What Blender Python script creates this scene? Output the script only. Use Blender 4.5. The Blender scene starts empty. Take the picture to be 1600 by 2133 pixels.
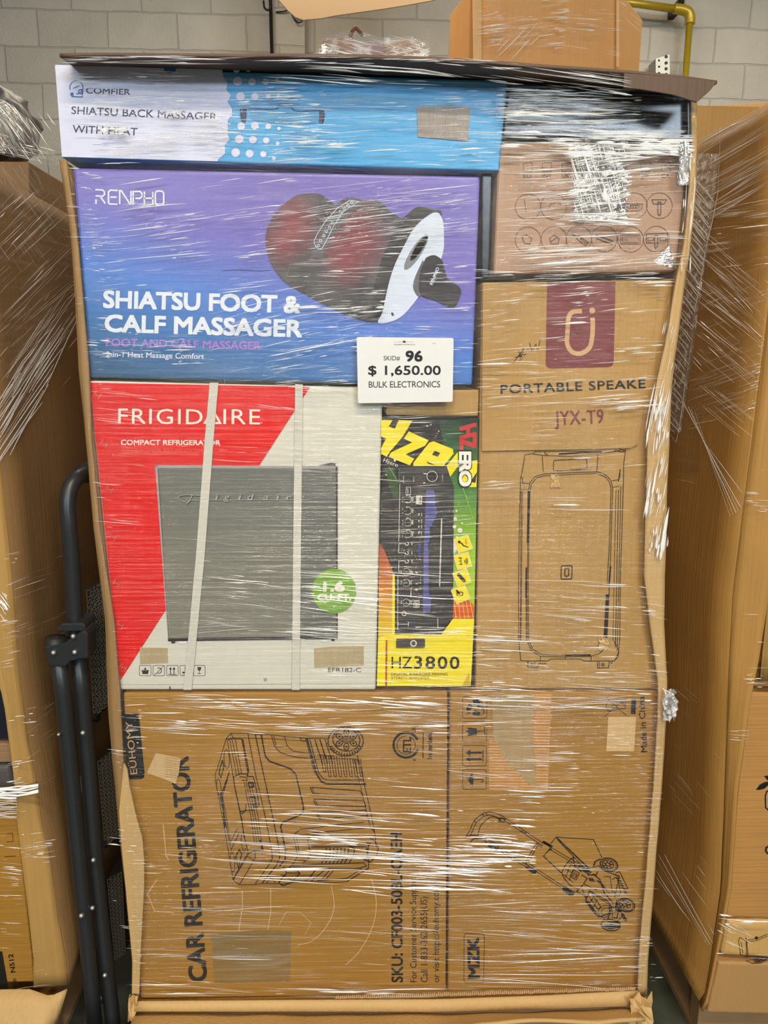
import bpy, bmesh, math, random
from mathutils import Vector, Matrix, noise as mnoise
random.seed(7)
S = bpy.context.scene
COL = S.collection
# ------------------------------------------------------------------ camera
F = 1602.0
CAM = Vector((0.0, -1.35, 1.47))
def cam_basis(pitch, yaw, roll):
    p, y, r = map(math.radians, (pitch, yaw, roll))
    d = Vector((math.sin(y)*math.cos(p), math.cos(y)*math.cos(p), -math.sin(p)))
    rt = Vector((math.cos(y), -math.sin(y), 0)); up = rt.cross(d)
    return rt*math.cos(r)+up*math.sin(r), up*math.cos(r)-rt*math.sin(r), d
RT, UP, FW = cam_basis(11.5, 2.5, 0.5)
cd = bpy.data.cameras.new('camera'); co = bpy.data.objects.new('camera', cd); COL.objects.link(co)
cd.sensor_fit = 'VERTICAL'; cd.sensor_height = 24.0; cd.lens = F/2133*24.0; cd.clip_start = 0.02
m3 = Matrix((RT, UP, -FW)).transposed(); co.matrix_world = Matrix.Translation(CAM) @ m3.to_4x4()
S.camera = co
# ------------------------------------------------------------------ light and exposure
S.view_settings.view_transform = 'Standard'; S.view_settings.look = 'None'
S.view_settings.gamma = 1.0; S.view_settings.use_curve_mapping = False
S.view_settings.exposure = 0.0
W = bpy.data.worlds.new('world'); S.world = W; W.use_nodes = True
W.node_tree.nodes['Background'].inputs[0].default_value = (1.0, 0.88, 0.72, 1)
W.node_tree.nodes['Background'].inputs[1].default_value = 0.12
def area(name, loc, target, sx, sy, power, col):
    l = bpy.data.lights.new(name, 'AREA'); l.shape = 'RECTANGLE'; l.size = sx; l.size_y = sy
    l.energy = power; l.color = col
    o = bpy.data.objects.new(name, l); COL.objects.link(o); o.location = loc
    o.rotation_euler = (Vector(target)-Vector(loc)).to_track_quat('-Z', 'Y').to_euler()
WARM = (1.0, 0.85, 0.64); COOL = (0.72, 0.86, 1.0)
for lx, ly, pw in ((-2.4, -2.2, 14), (0.1, -2.3, 84), (3.2, -2.2, 16), (-0.9, -4.6, 54), (1.1, -4.6, 54)):
    area('ceiling_strip_light', (lx, ly, 3.7), (lx, ly+0.6, 0), 1.5, 0.16, pw, WARM)
area('ceiling_strip_light', (0.0, 2.3, 3.9), (0, 2.8, 0), 2.4, 0.16, 60, (1.0, 0.88, 0.70))
area('ceiling_strip_light', (2.6, 2.1, 3.9), (2.8, 2.9, 0), 2.0, 0.16, 40, (1.0, 0.90, 0.74))
area('high_window_light', (2.3, -6.2, 3.45), (0.3, 0, 1.5), 1.9, 0.7, 170, COOL)
area('high_window_light', (-2.2, -6.2, 3.35), (0, 0, 1.5), 1.5, 0.6, 100, COOL)

# ------------------------------------------------------------------ projecting helpers
def ray(px, py): return FW*F + RT*(px-800.0) - UP*(py-1066.5)
def P(px, py, Y=0.0):
    v = ray(px, py); return CAM + v*((Y-CAM.y)/v.y)
def PX(px, py, X):
    v = ray(px, py); return CAM + v*((X-CAM.x)/v.x)
def PZ(px, py, Z):
    v = ray(px, py); return CAM + v*((Z-CAM.z)/v.z)
def lin(c):
    c = c/255.0; return c/12.92 if c <= 0.04045 else ((c+0.055)/1.055)**2.4
def rgb(r, g, b, k=1.0): return (lin(r)*k, lin(g)*k, lin(b)*k, 1)

# ------------------------------------------------------------------ materials
def newmat(name, rough=0.7, metal=0.0, spec=0.5):
    m = bpy.data.materials.new(name); m.use_nodes = True
    n = m.node_tree.nodes; b = n['Principled BSDF']
    b.inputs['Roughness'].default_value = rough; b.inputs['Metallic'].default_value = metal
    b.inputs['Specular IOR Level'].default_value = spec
    return m, n, m.node_tree.links, b
def flat(name, c, rough=0.6, metal=0.0, spec=0.4, var=0.06, scale=40):
    m, n, l, b = newmat(name, rough, metal, spec)
    g = n.new('ShaderNodeNewGeometry'); t = n.new('ShaderNodeTexNoise'); t.inputs['Scale'].default_value = scale
    t.inputs['Detail'].default_value = 4
    l.new(g.outputs['Position'], t.inputs['Vector'])
    h = n.new('ShaderNodeHueSaturation'); h.inputs['Color'].default_value = c
    mr = n.new('ShaderNodeMapRange'); mr.inputs['To Min'].default_value = 1-var*2; mr.inputs['To Max'].default_value = 1+var*2
    l.new(t.outputs['Fac'], mr.inputs['Value']); l.new(mr.outputs[0], h.inputs['Value']); l.new(h.outputs[0], b.inputs['Base Color'])
    return m
def kraft(name, c, rough=0.62, bump=0.25, flute='v', var=0.10):
    """corrugated board: paper fibre, faint flute lines, soft dents"""
    m, n, l, b = newmat(name, rough, 0, 0.35)
    g = n.new('ShaderNodeNewGeometry')
    t = n.new('ShaderNodeTexNoise'); t.inputs['Scale'].default_value = 6; t.inputs['Detail'].default_value = 6
    l.new(g.outputs['Position'], t.inputs['Vector'])
    mp = n.new('ShaderNodeMapping'); mp.inputs['Scale'].default_value = (4, 4, 160) if flute == 'h' else (160, 160, 4)
    l.new(g.outputs['Position'], mp.inputs['Vector'])
    t2 = n.new('ShaderNodeTexNoise'); t2.inputs['Scale'].default_value = 1.0; t2.inputs['Detail'].default_value = 3
    l.new(mp.outputs[0], t2.inputs['Vector'])
    ad = n.new('ShaderNodeMath'); ad.operation = 'MULTIPLY_ADD'; ad.inputs[1].default_value = 0.6
    l.new(t2.outputs['Fac'], ad.inputs[0]); l.new(t.outputs['Fac'], ad.inputs[2])
    mr = n.new('ShaderNodeMapRange'); mr.inputs['From Min'].default_value = 0.5; mr.inputs['From Max'].default_value = 1.1
    mr.inputs['To Min'].default_value = 1-var; mr.inputs['To Max'].default_value = 1+var
    l.new(ad.outputs[0], mr.inputs['Value'])
    h = n.new('ShaderNodeHueSaturation'); h.inputs['Color'].default_value = c
    l.new(mr.outputs[0], h.inputs['Value']); l.new(h.outputs[0], b.inputs['Base Color'])
    bp = n.new('ShaderNodeBump'); bp.inputs['Strength'].default_value = bump; bp.inputs['Distance'].default_value = 0.01
    l.new(ad.outputs[0], bp.inputs['Height']); l.new(bp.outputs[0], b.inputs['Normal'])
    return m
def film(name, glossfac=0.16, veil=0.05, sx=2.5, sz=70, strength=0.55, rot=0.0, tint=(1, 1, 1, 1), rough=0.12):
    """clear stretch film: see-through, shiny, with long stretch wrinkles"""
    m = bpy.data.materials.new(name); m.use_nodes = True
    n = m.node_tree.nodes; l = m.node_tree.links; n.clear()
    out = n.new('ShaderNodeOutputMaterial'); tr = n.new('ShaderNodeBsdfTransparent'); tr.inputs[0].default_value = tint
    gl = n.new('ShaderNodeBsdfGlossy'); gl.inputs['Roughness'].default_value = rough
    df = n.new('ShaderNodeBsdfDiffuse'); df.inputs[0].default_value = (0.9, 0.9, 0.9, 1)
    g = n.new('ShaderNodeNewGeometry'); mp = n.new('ShaderNodeMapping')
    mr_ = n.new('ShaderNodeMapping'); mr_.inputs['Rotation'].default_value = (0, rot, 0)
    mp.inputs['Scale'].default_value = (sx, sx, sz)
    l.new(g.outputs['Position'], mr_.inputs['Vector']); l.new(mr_.outputs[0], mp.inputs['Vector'])
    t = n.new('ShaderNodeTexNoise'); t.inputs['Scale'].default_value = 1; t.inputs['Detail'].default_value = 5
    l.new(mp.outputs[0], t.inputs['Vector'])
    t3 = n.new('ShaderNodeTexNoise'); t3.inputs['Scale'].default_value = 3.2; t3.inputs['Detail'].default_value = 2
    l.new(g.outputs['Position'], t3.inputs['Vector'])
    bp = n.new('ShaderNodeBump'); bp.inputs['Strength'].default_value = strength; bp.inputs['Distance'].default_value = 0.02
    l.new(t.outputs['Fac'], bp.inputs['Height']); l.new(bp.outputs[0], gl.inputs['Normal'])
    fr = n.new('ShaderNodeMapRange'); fr.inputs['From Min'].default_value = 0.35; fr.inputs['From Max'].default_value = 0.65
    fr.inputs['To Min'].default_value = glossfac*0.5; fr.inputs['To Max'].default_value = glossfac*1.5
    l.new(t3.outputs['Fac'], fr.inputs['Value'])
    m1 = n.new('ShaderNodeMixShader'); l.new(fr.outputs[0], m1.inputs[0]); l.new(tr.outputs[0], m1.inputs[1]); l.new(gl.outputs[0], m1.inputs[2])
    # whitish veil where the film is bunched into lines
    vr = n.new('ShaderNodeMapRange'); vr.inputs['From Min'].default_value = 0.5; vr.inputs['From Max'].default_value = 0.8
    vr.inputs['To Min'].default_value = veil*0.35; vr.inputs['To Max'].default_value = veil*3
    l.new(t.outputs['Fac'], vr.inputs['Value'])
    m2 = n.new('ShaderNodeMixShader'); l.new(vr.outputs[0], m2.inputs[0]); l.new(m1.outputs[0], m2.inputs[1]); l.new(df.outputs[0], m2.inputs[2])
    l.new(m2.outputs[0], out.inputs[0])
    return m
K_MID = kraft('kraft_board', rgb(178, 139, 78))
K_DEEP = kraft('kraft_board_brown', rgb(166, 120, 46), flute='h')
K_PALE = kraft('kraft_board_pale', rgb(200, 164, 108), var=0.05)
K_GREY = kraft('kraft_board_greyish', rgb(190, 152, 116), var=0.06)
K_EDGE = kraft('board_cut_edge', rgb(205, 172, 130))
K_LID = kraft('dark_brown_board', rgb(104, 82, 66))
BLACK = flat('black_print', rgb(34, 28, 24), 0.6)
INK = flat('dark_brown_ink', rgb(38, 20, 12), 0.6)
CHAR = flat('charcoal_print', rgb(32, 28, 24), 0.5)
WHITE = flat('white_print', rgb(226, 226, 222), 0.5)
PAPER = flat('white_paper', rgb(226, 226, 222), 0.55, var=0.02)
FOLDW = film('film_crease', 0.3, 0.1)
CREASE_GLINT, n_, l_, b_ = newmat('film_and_glint_white', 0.18, 0, 1.0)  # bunched film, its base colour whitened to paint the glints
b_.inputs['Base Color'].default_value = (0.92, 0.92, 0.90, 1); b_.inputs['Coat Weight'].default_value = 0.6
FILM = film('stretch_film', 0.05, 0.006, 2.2, 170, 0.5)
FILM_SIDE = film('stretch_film_crossed', 0.10, 0.03, 3, 120, 0.5, 0.6)

# ------------------------------------------------------------------ object helpers
def link(name, me, mats=(), parent=None, **props):
    o = bpy.data.objects.new(name, me)
    for m in (mats if isinstance(mats, (list, tuple)) else [mats]): me.materials.append(m)
    COL.objects.link(o)
    if parent is not None:
        o.parent = parent; o.matrix_parent_inverse = Matrix.Translation(-parent.location)
    for k, v in props.items(): o[k] = v
    return o
def thing(name, label, cat, loc, group=None):
    o = bpy.data.objects.new(name, None); o.location = loc; o.empty_display_size = 0.05; COL.objects.link(o)
    o['label'] = label; o['category'] = cat
    if group: o['group'] = group
    return o
def bm_obj(name, bm, mats, parent=None, smooth=False, **props):
    bmesh.ops.recalc_face_normals(bm, faces=bm.faces)
    me = bpy.data.meshes.new(name); bm.to_mesh(me); bm.free()
    if smooth:
        for p in me.polygons: p.use_smooth = True
    return link(name, me, mats, parent, **props)
def resample(pts, n):
    """n points along a polyline of tuples, even in arc length of the first two coordinates"""
    L = [0]
    for a, b in zip(pts, pts[1:]): L.append(L[-1]+math.hypot(b[0]-a[0], b[1]-a[1]))
    out = []
    for i in range(n):
        s = L[-1]*i/(n-1); k = 0
        while k < len(L)-2 and L[k+1] < s: k += 1
        t = (s-L[k])/max(1e-9, L[k+1]-L[k]); t = min(1, max(0, t))
        out.append(tuple(a+(b-a)*t for a, b in zip(pts[k], pts[k+1])))
    return out
def loft(name, A, B, n, m, mat, parent=None, thick=0.004, rough=0.0, rs=12, seed=0, smooth=True, **props):
    """sheet of board between two world polylines A and B (lists of Vector), with thickness"""
    def rs3(pts, n):
        L = [0]
        for a, b in zip(pts, pts[1:]): L.append(L[-1]+(b-a).length)
        out = []
        for i in range(n):
            s = L[-1]*i/(n-1); k = 0
            while k < len(L)-2 and L[k+1] < s: k += 1
            out.append(pts[k].lerp(pts[k+1], min(1, max(0, (s-L[k])/max(1e-9, L[k+1]-L[k])))))
        return out
    a = rs3(A, n); b = rs3(B, n)
    bm = bmesh.new(); g = []
    for i in range(n):
        row = []
        for j in range(m):
            p = a[i].lerp(b[i], j/(m-1)); row.append(p)
        g.append(row)
    vs = [[None]*m for _ in range(n)]
    for i in range(n):
        for j in range(m):
            i0, i1 = max(0, i-1), min(n-1, i+1); j0, j1 = max(0, j-1), min(m-1, j+1)
            nn = (g[i1][j]-g[i0][j]).cross(g[i][j1]-g[i][j0])
            if nn.length > 0: nn.normalize()
            h = rough*mnoise.noise(g[i][j]*rs+Vector((seed, 0, 0))) if rough else 0
            vs[i][j] = bm.verts.new(g[i][j]+nn*h)
    for i in range(n-1):
        for j in range(m-1): bm.faces.new((vs[i][j], vs[i+1][j], vs[i+1][j+1], vs[i][j+1]))
    o = bm_obj(name, bm, mat, parent, smooth, **props)
    if thick:
        md = o.modifiers.new('thickness', 'SOLIDIFY'); md.thickness = thick; md.offset = 0
    return o
def prism(name, pts, dvec, mat, parent=None, bevel=0.0, **props):
    """solid from a world polygon pushed along dvec"""
    bm = bmesh.new(); v0 = [bm.verts.new(p) for p in pts]; v1 = [bm.verts.new(p+dvec) for p in pts]
    bm.faces.new(v0); bm.faces.new(v1[::-1]); k = len(pts)
    for i in range(k): bm.faces.new((v0[i], v0[(i+1) % k], v1[(i+1) % k], v1[i]))
    if bevel: bmesh.ops.bevel(bm, geom=list(bm.edges), offset=bevel, segments=3, affect='EDGES', profile=0.6)
    return bm_obj(name, bm, mat, parent, False, **props)
def slab(name, pxs, Y, thick, mat, parent=None, bevel=0.0, **props):
    return prism(name, [P(x, y, Y) for x, y in pxs], Vector((0, thick, 0)), mat, parent, bevel, **props)
def box(name, lo, hi, mat, parent=None, bevel=0.0, **props):
    pts = [Vector((lo[0], lo[1], lo[2])), Vector((hi[0], lo[1], lo[2])), Vector((hi[0], lo[1], hi[2])), Vector((lo[0], lo[1], hi[2]))]
    return prism(name, pts, Vector((0, hi[1]-lo[1], 0)), mat, parent, bevel, **props)
def tube(name, pts, r, mat, parent=None, seg=20, cap=True, **props):
    pts = [Vector(p) for p in pts]; bm = bmesh.new(); rings = []
    t0 = (pts[1]-pts[0]).normalized(); ref = Vector((0, 1, 0)) if abs(t0.y) < 0.9 else Vector((1, 0, 0))
    for i, p in enumerate(pts):
        t = (pts[min(i+1, len(pts)-1)]-pts[max(i-1, 0)]).normalized()
        u = ref-t*ref.dot(t); u.normalize(); ref = u; w = t.cross(u)
        rr = r[i] if isinstance(r, (list, tuple)) else r
        rings.append([bm.verts.new(p+u*math.cos(a)*rr+w*math.sin(a)*rr) for a in [2*math.pi*k/seg for k in range(seg)]])
    for A, B in zip(rings, rings[1:]):
        for k in range(seg): bm.faces.new((A[k], A[(k+1) % seg], B[(k+1) % seg], B[k]))
    if cap: bm.faces.new(rings[0]); bm.faces.new(rings[-1][::-1])
    return bm_obj(name, bm, mat, parent, True, **props)
def catmull(pts, k=6):
    pts = [Vector(p) for p in pts]; out = []
    for i in range(len(pts)-1):
        p0 = pts[max(i-1, 0)]; p1 = pts[i]; p2 = pts[i+1]; p3 = pts[min(i+2, len(pts)-1)]
        for j in range(k):
            t = j/k; out.append(0.5*((2*p1)+(p2-p0)*t+(2*p0-5*p1+4*p2-p3)*t*t+(3*p1-p0-3*p2+p3)*t**3))
    out.append(pts[-1]); return out
def smooth2(pts, k=5, closed=False):
    v = [(x, y, 0) for x, y in pts]
    if closed: v = v+[v[0]]
    r = [(p.x, p.y) for p in catmull(v, k)]
    return r[:-1] if closed else r

_fontcache = {}
def glyphs(s, bold, spacing):
    key = (s, bold, spacing)
    if key not in _fontcache:
        cu = bpy.data.curves.new('lettering', 'FONT'); cu.body = s; cu.offset = bold; cu.space_character = spacing
        cu.resolution_u = 3
        o = bpy.data.objects.new('lettering', cu); COL.objects.link(o)
        bpy.context.view_layer.update()
        me = bpy.data.meshes.new_from_object(o.evaluated_get(bpy.context.evaluated_depsgraph_get()))
        _fontcache[key] = ([(v.co.x, v.co.y) for v in me.vertices], [tuple(p.vertices) for p in me.polygons])
        bpy.data.objects.remove(o); bpy.data.meshes.remove(me); bpy.data.curves.remove(cu)
    return _fontcache[key]

class Print:
    """ink on a face: 2-D shapes given where they lie on the face, lifted a fraction of a millimetre off it"""
    def __init__(s, Y=0.0, org=(0, 0), sc=1.0, to=None):
        s.Y = Y; s.v = []; s.f = []; s.mats = []; s.org = org; s.sc = sc; s.lay = 1; s.to = to; s.pc = 0; s.np = 0; s.fp = []
    def T(s, x, y): return (s.org[0]+x/s.sc, s.org[1]+y/s.sc)
    def mi(s, m):
        if m not in s.mats: s.mats.append(m)
        return s.mats.index(m)
    def add(s, pts, faces, mat, raw=False):
        b = len(s.v); k = s.mi(mat)
        for p in pts:
            q = p if raw else s.T(*p)
            s.v.append((q[0], q[1], s.lay))
        for f in faces: s.f.append((tuple(b+i for i in f), k)); s.fp.append(s.pc)
    def poly(s, pts, mat, raw=False): s.add(pts, [tuple(range(len(pts)))], mat, raw)
    def stroke(s, pts, w, mat, closed=False, sm=False):
        if sm: pts = smooth2(pts, 5, closed)
        w = w*s.sc/2
        n = len(pts); L = []; R = []
        for i in range(n):
            a = pts[(i-1) % n] if (closed or i > 0) else pts[i]
            b = pts[(i+1) % n] if (closed or i < n-1) else pts[i]
            p = pts[i]
            d1 = (p[0]-a[0], p[1]-a[1]); d2 = (b[0]-p[0], b[1]-p[1])
            l1 = math.hypot(*d1); l2 = math.hypot(*d2)
            if l1 < 1e-9: d1, l1 = d2, l2
            if l2 < 1e-9: d2, l2 = d1, l1
            if l1 < 1e-9: l1 = l2 = 1; d1 = d2 = (1, 0)
            n1 = (-d1[1]/l1, d1[0]/l1); n2 = (-d2[1]/l2, d2[0]/l2)
            q = (n1[0]+n2[0], n1[1]+n2[1]); ql = math.hypot(*q)
            q = n1 if ql < 0.3 else (q[0]/ql, q[1]/ql)
            k = 1/max(0.5, q[0]*n1[0]+q[1]*n1[1])
            L.append((p[0]+q[0]*w*k, p[1]+q[1]*w*k)); R.append((p[0]-q[0]*w*k, p[1]-q[1]*w*k))
        fs = [(i, i+1, n+i+1, n+i) for i in range(n-1)]
        if closed: fs.append((n-1, 0, n, 2*n-1))
        s.add(L+R, fs, mat)
    def ell(s, cx, cy, rx, ry=None, rot=0, n=40, a0=0, a1=360):
        ry = rx if ry is None else ry; c, d = math.cos(math.radians(rot)), math.sin(math.radians(rot)); out = []
        full = abs(a1-a0) >= 360
        for i in range(n if full else n+1):
            t = math.radians(a0+(a1-a0)*i/n); x, y = rx*math.cos(t), ry*math.sin(t)
            out.append((cx+x*c-y*d, cy+x*d+y*c))
        return out
    def disc(s, cx, cy, r, mat, ry=None, rot=0, n=32): s.poly(s.ell(cx, cy, r, ry, rot, n), mat)
    def ring(s, cx, cy, r, w, mat, ry=None, rot=0, a0=0, a1=360, n=40):
        s.stroke(s.ell(cx, cy, r, ry, rot, n, a0, a1), w, mat, closed=abs(a1-a0) >= 360)
    def rr(s, quad, r):
        """rounded corners on a polygon"""
        out = []; n = len(quad)
        for i in range(n):
            a, p, b = quad[i-1], quad[i], quad[(i+1) % n]
            la = math.hypot(a[0]-p[0], a[1]-p[1]); lb = math.hypot(b[0]-p[0], b[1]-p[1])
            ra = min(r, la*0.45); rb = min(r, lb*0.45)
            q0 = (p[0]+(a[0]-p[0])/la*ra, p[1]+(a[1]-p[1])/la*ra); q1 = (p[0]+(b[0]-p[0])/lb*rb, p[1]+(b[1]-p[1])/lb*rb)
            for k in range(6):
                t = k/5; out.append(((1-t)**2*q0[0]+2*t*(1-t)*p[0]+t*t*q1[0], (1-t)**2*q0[1]+2*t*(1-t)*p[1]+t*t*q1[1]))
        return out
    def text(s, st, o, w, h, mat, ang=0.0, bold=0.0, sp=1.0, shear=0.0, slope=0.0, mirror=False):
        """o = baseline start, w = length, h = cap height; ang degrees counter-clockwise; shear leans letters"""
        extra = max(0, bold*0.9); vs, fs = glyphs(st, 0.0, sp)
        xs = [v[0] for v in vs]; x0, x1 = min(xs), max(xs)
        cap = 0.729
        w = w*s.sc/s.sc; ux, uy = math.cos(math.radians(ang)), -math.sin(math.radians(ang))
        vx, vy = -uy, ux       # down direction in image
        out = []
        for x, y in vs:
            X = (x-x0)/(x1-x0)*w; Yv = y/cap*h
            X += shear*Yv; Yv -= slope*X
            out.append((o[0]+ux*X-vx*Yv, o[1]+uy*X-vy*Yv))
        keep = s.pc; s.np += 1; s.pc = s.np; kl = s.lay
        s.add(out, fs, mat)
        if extra > 0:
            e = extra/cap*h
            for i, (dx, dy) in enumerate(((-e, -e), (e, -e), (e, e), (-e, e), (-e, 0), (e, 0))):
                s.lay = kl+0.03*(i+1); s.add([(x+dx, y+dy) for x, y in out], fs, mat)
        s.lay = kl; s.pc = keep
    def piece(s): s.np += 1; s.pc = s.np
    def build(s, name, parent, **props):
        if s.np and name in ('printed_lettering', 'printed_symbols', 'box_creases', 'printed_rings') and len(set(s.fp)) > 1:
            for k in sorted(set(s.fp)):
                q = Print(s.Y); q.mats = s.mats; ids = sorted({i for (f, m), p in zip(s.f, s.fp) if p == k for i in f}); mp = {i: j for j, i in enumerate(ids)}
                q.v = [s.v[i] for i in ids]; q.f = [(tuple(mp[i] for i in f), m) for (f, m), p in zip(s.f, s.fp) if p == k]; q.fp = [0]*len(q.f)
                q.build(name, parent, **props)
            return
        me = bpy.data.meshes.new(name)
        fn = s.to or (lambda x, y, d: P(x, y, s.Y-d))
        me.from_pydata([tuple(fn(x, y, 0.0004*l)) for x, y, l in s.v], [], [f for f, k in s.f])
        for i, (f, k) in enumerate(s.f): me.polygons[i].material_index = k
        # all ink faces look outwards
        bm = bmesh.new(); bm.from_mesh(me)
        for f in bm.faces:
            f.normal_update()
            if f.normal.dot(CAM-f.calc_center_median()) < 0: f.normal_flip()
        bm.to_mesh(me); bm.free()
        return link(name, me, s.mats, parent, **props)

def carton(name, label, cat, quad, Y, depth, mat, bevel=0.004, group=None, bodyname='carton_body'):
    c = [P(x, y, Y) for x, y in quad]
    b = (c[2]+c[3])/2; root = thing(name, label, cat, (b.x, Y+depth/2, min(c[2].z, c[3].z)), group)
    prism(bodyname, c, Vector((0, depth, 0)), mat, root, bevel)
    return root

# ================================================================== the setting
def wall_material():
    m, n, l, b = newmat('painted_block', 0.75, 0, 0.3)
    g = n.new('ShaderNodeNewGeometry'); sp = n.new('ShaderNodeSeparateXYZ'); cb = n.new('ShaderNodeCombineXYZ')
    l.new(g.outputs['Position'], sp.inputs[0]); l.new(sp.outputs['X'], cb.inputs['X']); l.new(sp.outputs['Z'], cb.inputs['Y'])
    nz = n.new('ShaderNodeTexNoise'); nz.inputs['Scale'].default_value = 5; nz.inputs['Detail'].default_value = 8
    l.new(g.outputs['Position'], nz.inputs['Vector'])
    mx = n.new('ShaderNodeMix'); mx.data_type = 'VECTOR'; mx.inputs[0].default_value = 0.03
    l.new(cb.outputs[0], mx.inputs[4]); l.new(nz.outputs['Color'], mx.inputs[5])
    br = n.new('ShaderNodeTexBrick'); br.inputs['Scale'].default_value = 1.0
    br.inputs['Brick Width'].default_value = 0.415; br.inputs['Row Height'].default_value = 0.203
    br.inputs['Mortar Size'].default_value = 0.006; br.inputs['Mortar Smooth'].default_value = 0.6
    br.inputs['Color1'].default_value = rgb(186, 180, 166); br.inputs['Color2'].default_value = rgb(194, 188, 174)
    br.inputs['Mortar'].default_value = rgb(180, 175, 163)
    l.new(mx.outputs[1], br.inputs['Vector'])
    h = n.new('ShaderNodeHueSaturation'); mr = n.new('ShaderNodeMapRange'); mr.inputs['To Min'].default_value = 0.82; mr.inputs['To Max'].default_value = 1.14
    l.new(nz.outputs['Fac'], mr.inputs['Value']); l.new(mr.outputs[0], h.inputs['Value']); l.new(br.outputs['Color'], h.inputs['Color'])
    l.new(h.outputs[0], b.inputs['Base Color'])
    n2 = n.new('ShaderNodeTexNoise'); n2.inputs['Scale'].default_value = 60; l.new(g.outputs['Position'], n2.inputs['Vector'])
    a = n.new('ShaderNodeMath'); a.operation = 'MULTIPLY_ADD'; a.inputs[1].default_value = -1.6; l.new(br.outputs['Fac'], a.inputs[0])
    a2 = n.new('ShaderNodeMath'); a2.operation = 'MULTIPLY_ADD'; a2.inputs[1].default_value = 0.5; l.new(n2.outputs['Fac'], a2.inputs[0]); l.new(nz.outputs['Fac'], a2.inputs[2])
    l.new(a2.outputs[0], a.inputs[2])
    bp = n.new('ShaderNodeBump'); bp.inputs['Strength'].default_value = 0.6; bp.inputs['Distance'].default_value = 0.012
    l.new(a.outputs[0], bp.inputs['Height']); l.new(bp.outputs[0], b.inputs['Normal'])
    return m
WALLM = wall_material()
WY = 4.0
box('wall_back', (-4.5, WY, 0), (5.0, WY+0.2, 4.6), WALLM, kind='structure')
a = P(566, 60, WY-0.25); b = P(632, 60, WY-0.25)
box('trim_1', (a.x, WY-0.12, 0), (b.x, WY, 4.6), WALLM, kind='structure')
a = P(800, 60, WY); b = P(935, 60, WY)
fm, fn, fl, fb = newmat('sealed_concrete', 0.35, 0, 0.5)
g = fn.new('ShaderNodeNewGeometry'); t = fn.new('ShaderNodeTexNoise'); t.inputs['Scale'].default_value = 9; t.inputs['Detail'].default_value = 9
fl.new(g.outputs['Position'], t.inputs['Vector']); cr = fn.new('ShaderNodeValToRGB')
cr.color_ramp.elements[0].color = rgb(46, 50, 42); cr.color_ramp.elements[0].position = 0.3
cr.color_ramp.elements[1].color = rgb(92, 96, 80); cr.color_ramp.elements[1].position = 0.75
fl.new(t.outputs['Fac'], cr.inputs[0]); fl.new(cr.outputs[0], fb.inputs['Base Color'])
box('floor', (-4.5, -7.5, -0.1), (5.0, WY, 0), fm, kind='structure')

# ---- pipes on the wall
BRASS = flat('yellow_gas_pipe_paint', rgb(176, 150, 36), 0.35, 0.3, 0.6)
STEEL = flat('dull_galvanised_steel', rgb(150, 150, 146), 0.4, 0.8)
DARKM = flat('dark_metal', rgb(52, 50, 48), 0.45, 0.5)
YP = WY-0.16
root = thing('gas_pipe', 'yellow gas pipe elbowing down the block wall at top right', 'pipe', P(1432, 150, YP))
A = P(1240, 14, YP); B = P(1425, 14, YP+0.0); B = P(1420, 24, YP); C = P(1433, 42, YP); D = P(1430, 160, YP)
A = P(1240, -4, YP)
tube('pipe_run', [A, P(1410, 19, YP)], 0.022, BRASS, root)
tube('elbow', catmull([P(1404, 18, YP), P(1420, 20, YP), P(1434, 26, YP), P(1438, 38, YP), P(1437, 50, YP)], 5), 0.030, BRASS, root)
D2 = P(1437, 46, YP); tube('pipe_drop', [D2, Vector((D2.x, YP, 1.2))], 0.020, BRASS, root)
tube('hanger_clamp', [P(1419, -12, YP), P(1419, 8, YP)], 0.016, DARKM, root)
box('wall_strap', (P(1419, 10, YP).x-0.02, YP, P(1419, 10, YP).z-0.02), (P(1419, 10, YP).x+0.02, WY, P(1419, 10, YP).z+0.03), DARKM, root)
YC = WY-0.05-0.12
root = thing('wall_conduit', 'thin dark conduit running up the wall beside the block pillar', 'conduit', P(566, 130, YC))
D2 = P(563, -20, YC); tube('conduit_pipe', [D2, Vector((D2.x+0.02, YC, 1.2))], 0.011, DARKM, root)
tube('conduit_hook', catmull([P(549, 2, YC), P(551, 16, YC-0.01), P(558, 21, YC-0.02), P(563, 14, YC-0.02), P(562, -4, YC-0.01)], 5), 0.006, DARKM, root)
c0 = P(600, 24, YC)
tube('wall_wire', catmull([P(575, 25, WY-0.13), P(590, 24, WY-0.14), P(603, 22, WY-0.14), P(612, 38, WY-0.14), P(620, 47, WY-0.15), P(629, 44, WY-0.15), P(627, 38, WY-0.14), P(615, 38, WY-0.14)], 5), 0.0045, DARKM, root)
root = thing('strut_channel', 'perforated grey steel strut bracket on the wall by the yellow pipe', 'bracket', P(1385, 165, WY-0.1))
q = [P(1366, 122, YP), P(1396, 111, YP), P(1397, 200, YP), P(1366, 200, YP)]
prism('channel', q, Vector((0, 0.12, 0)), STEEL, root, 0.003)
pr = Print(YP-0.002)
for yy in (118, 131, 143, 155):
    pr.disc(1388, yy, 3.3, CHAR); 
for yy in (126, 139, 152): pr.disc(1373, yy, 2.2, CHAR)
pr.poly([(1366, 122), (1379, 118), (1379, 165), (1366, 165)], STEEL)
pr.build('punched_holes', root)

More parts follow.
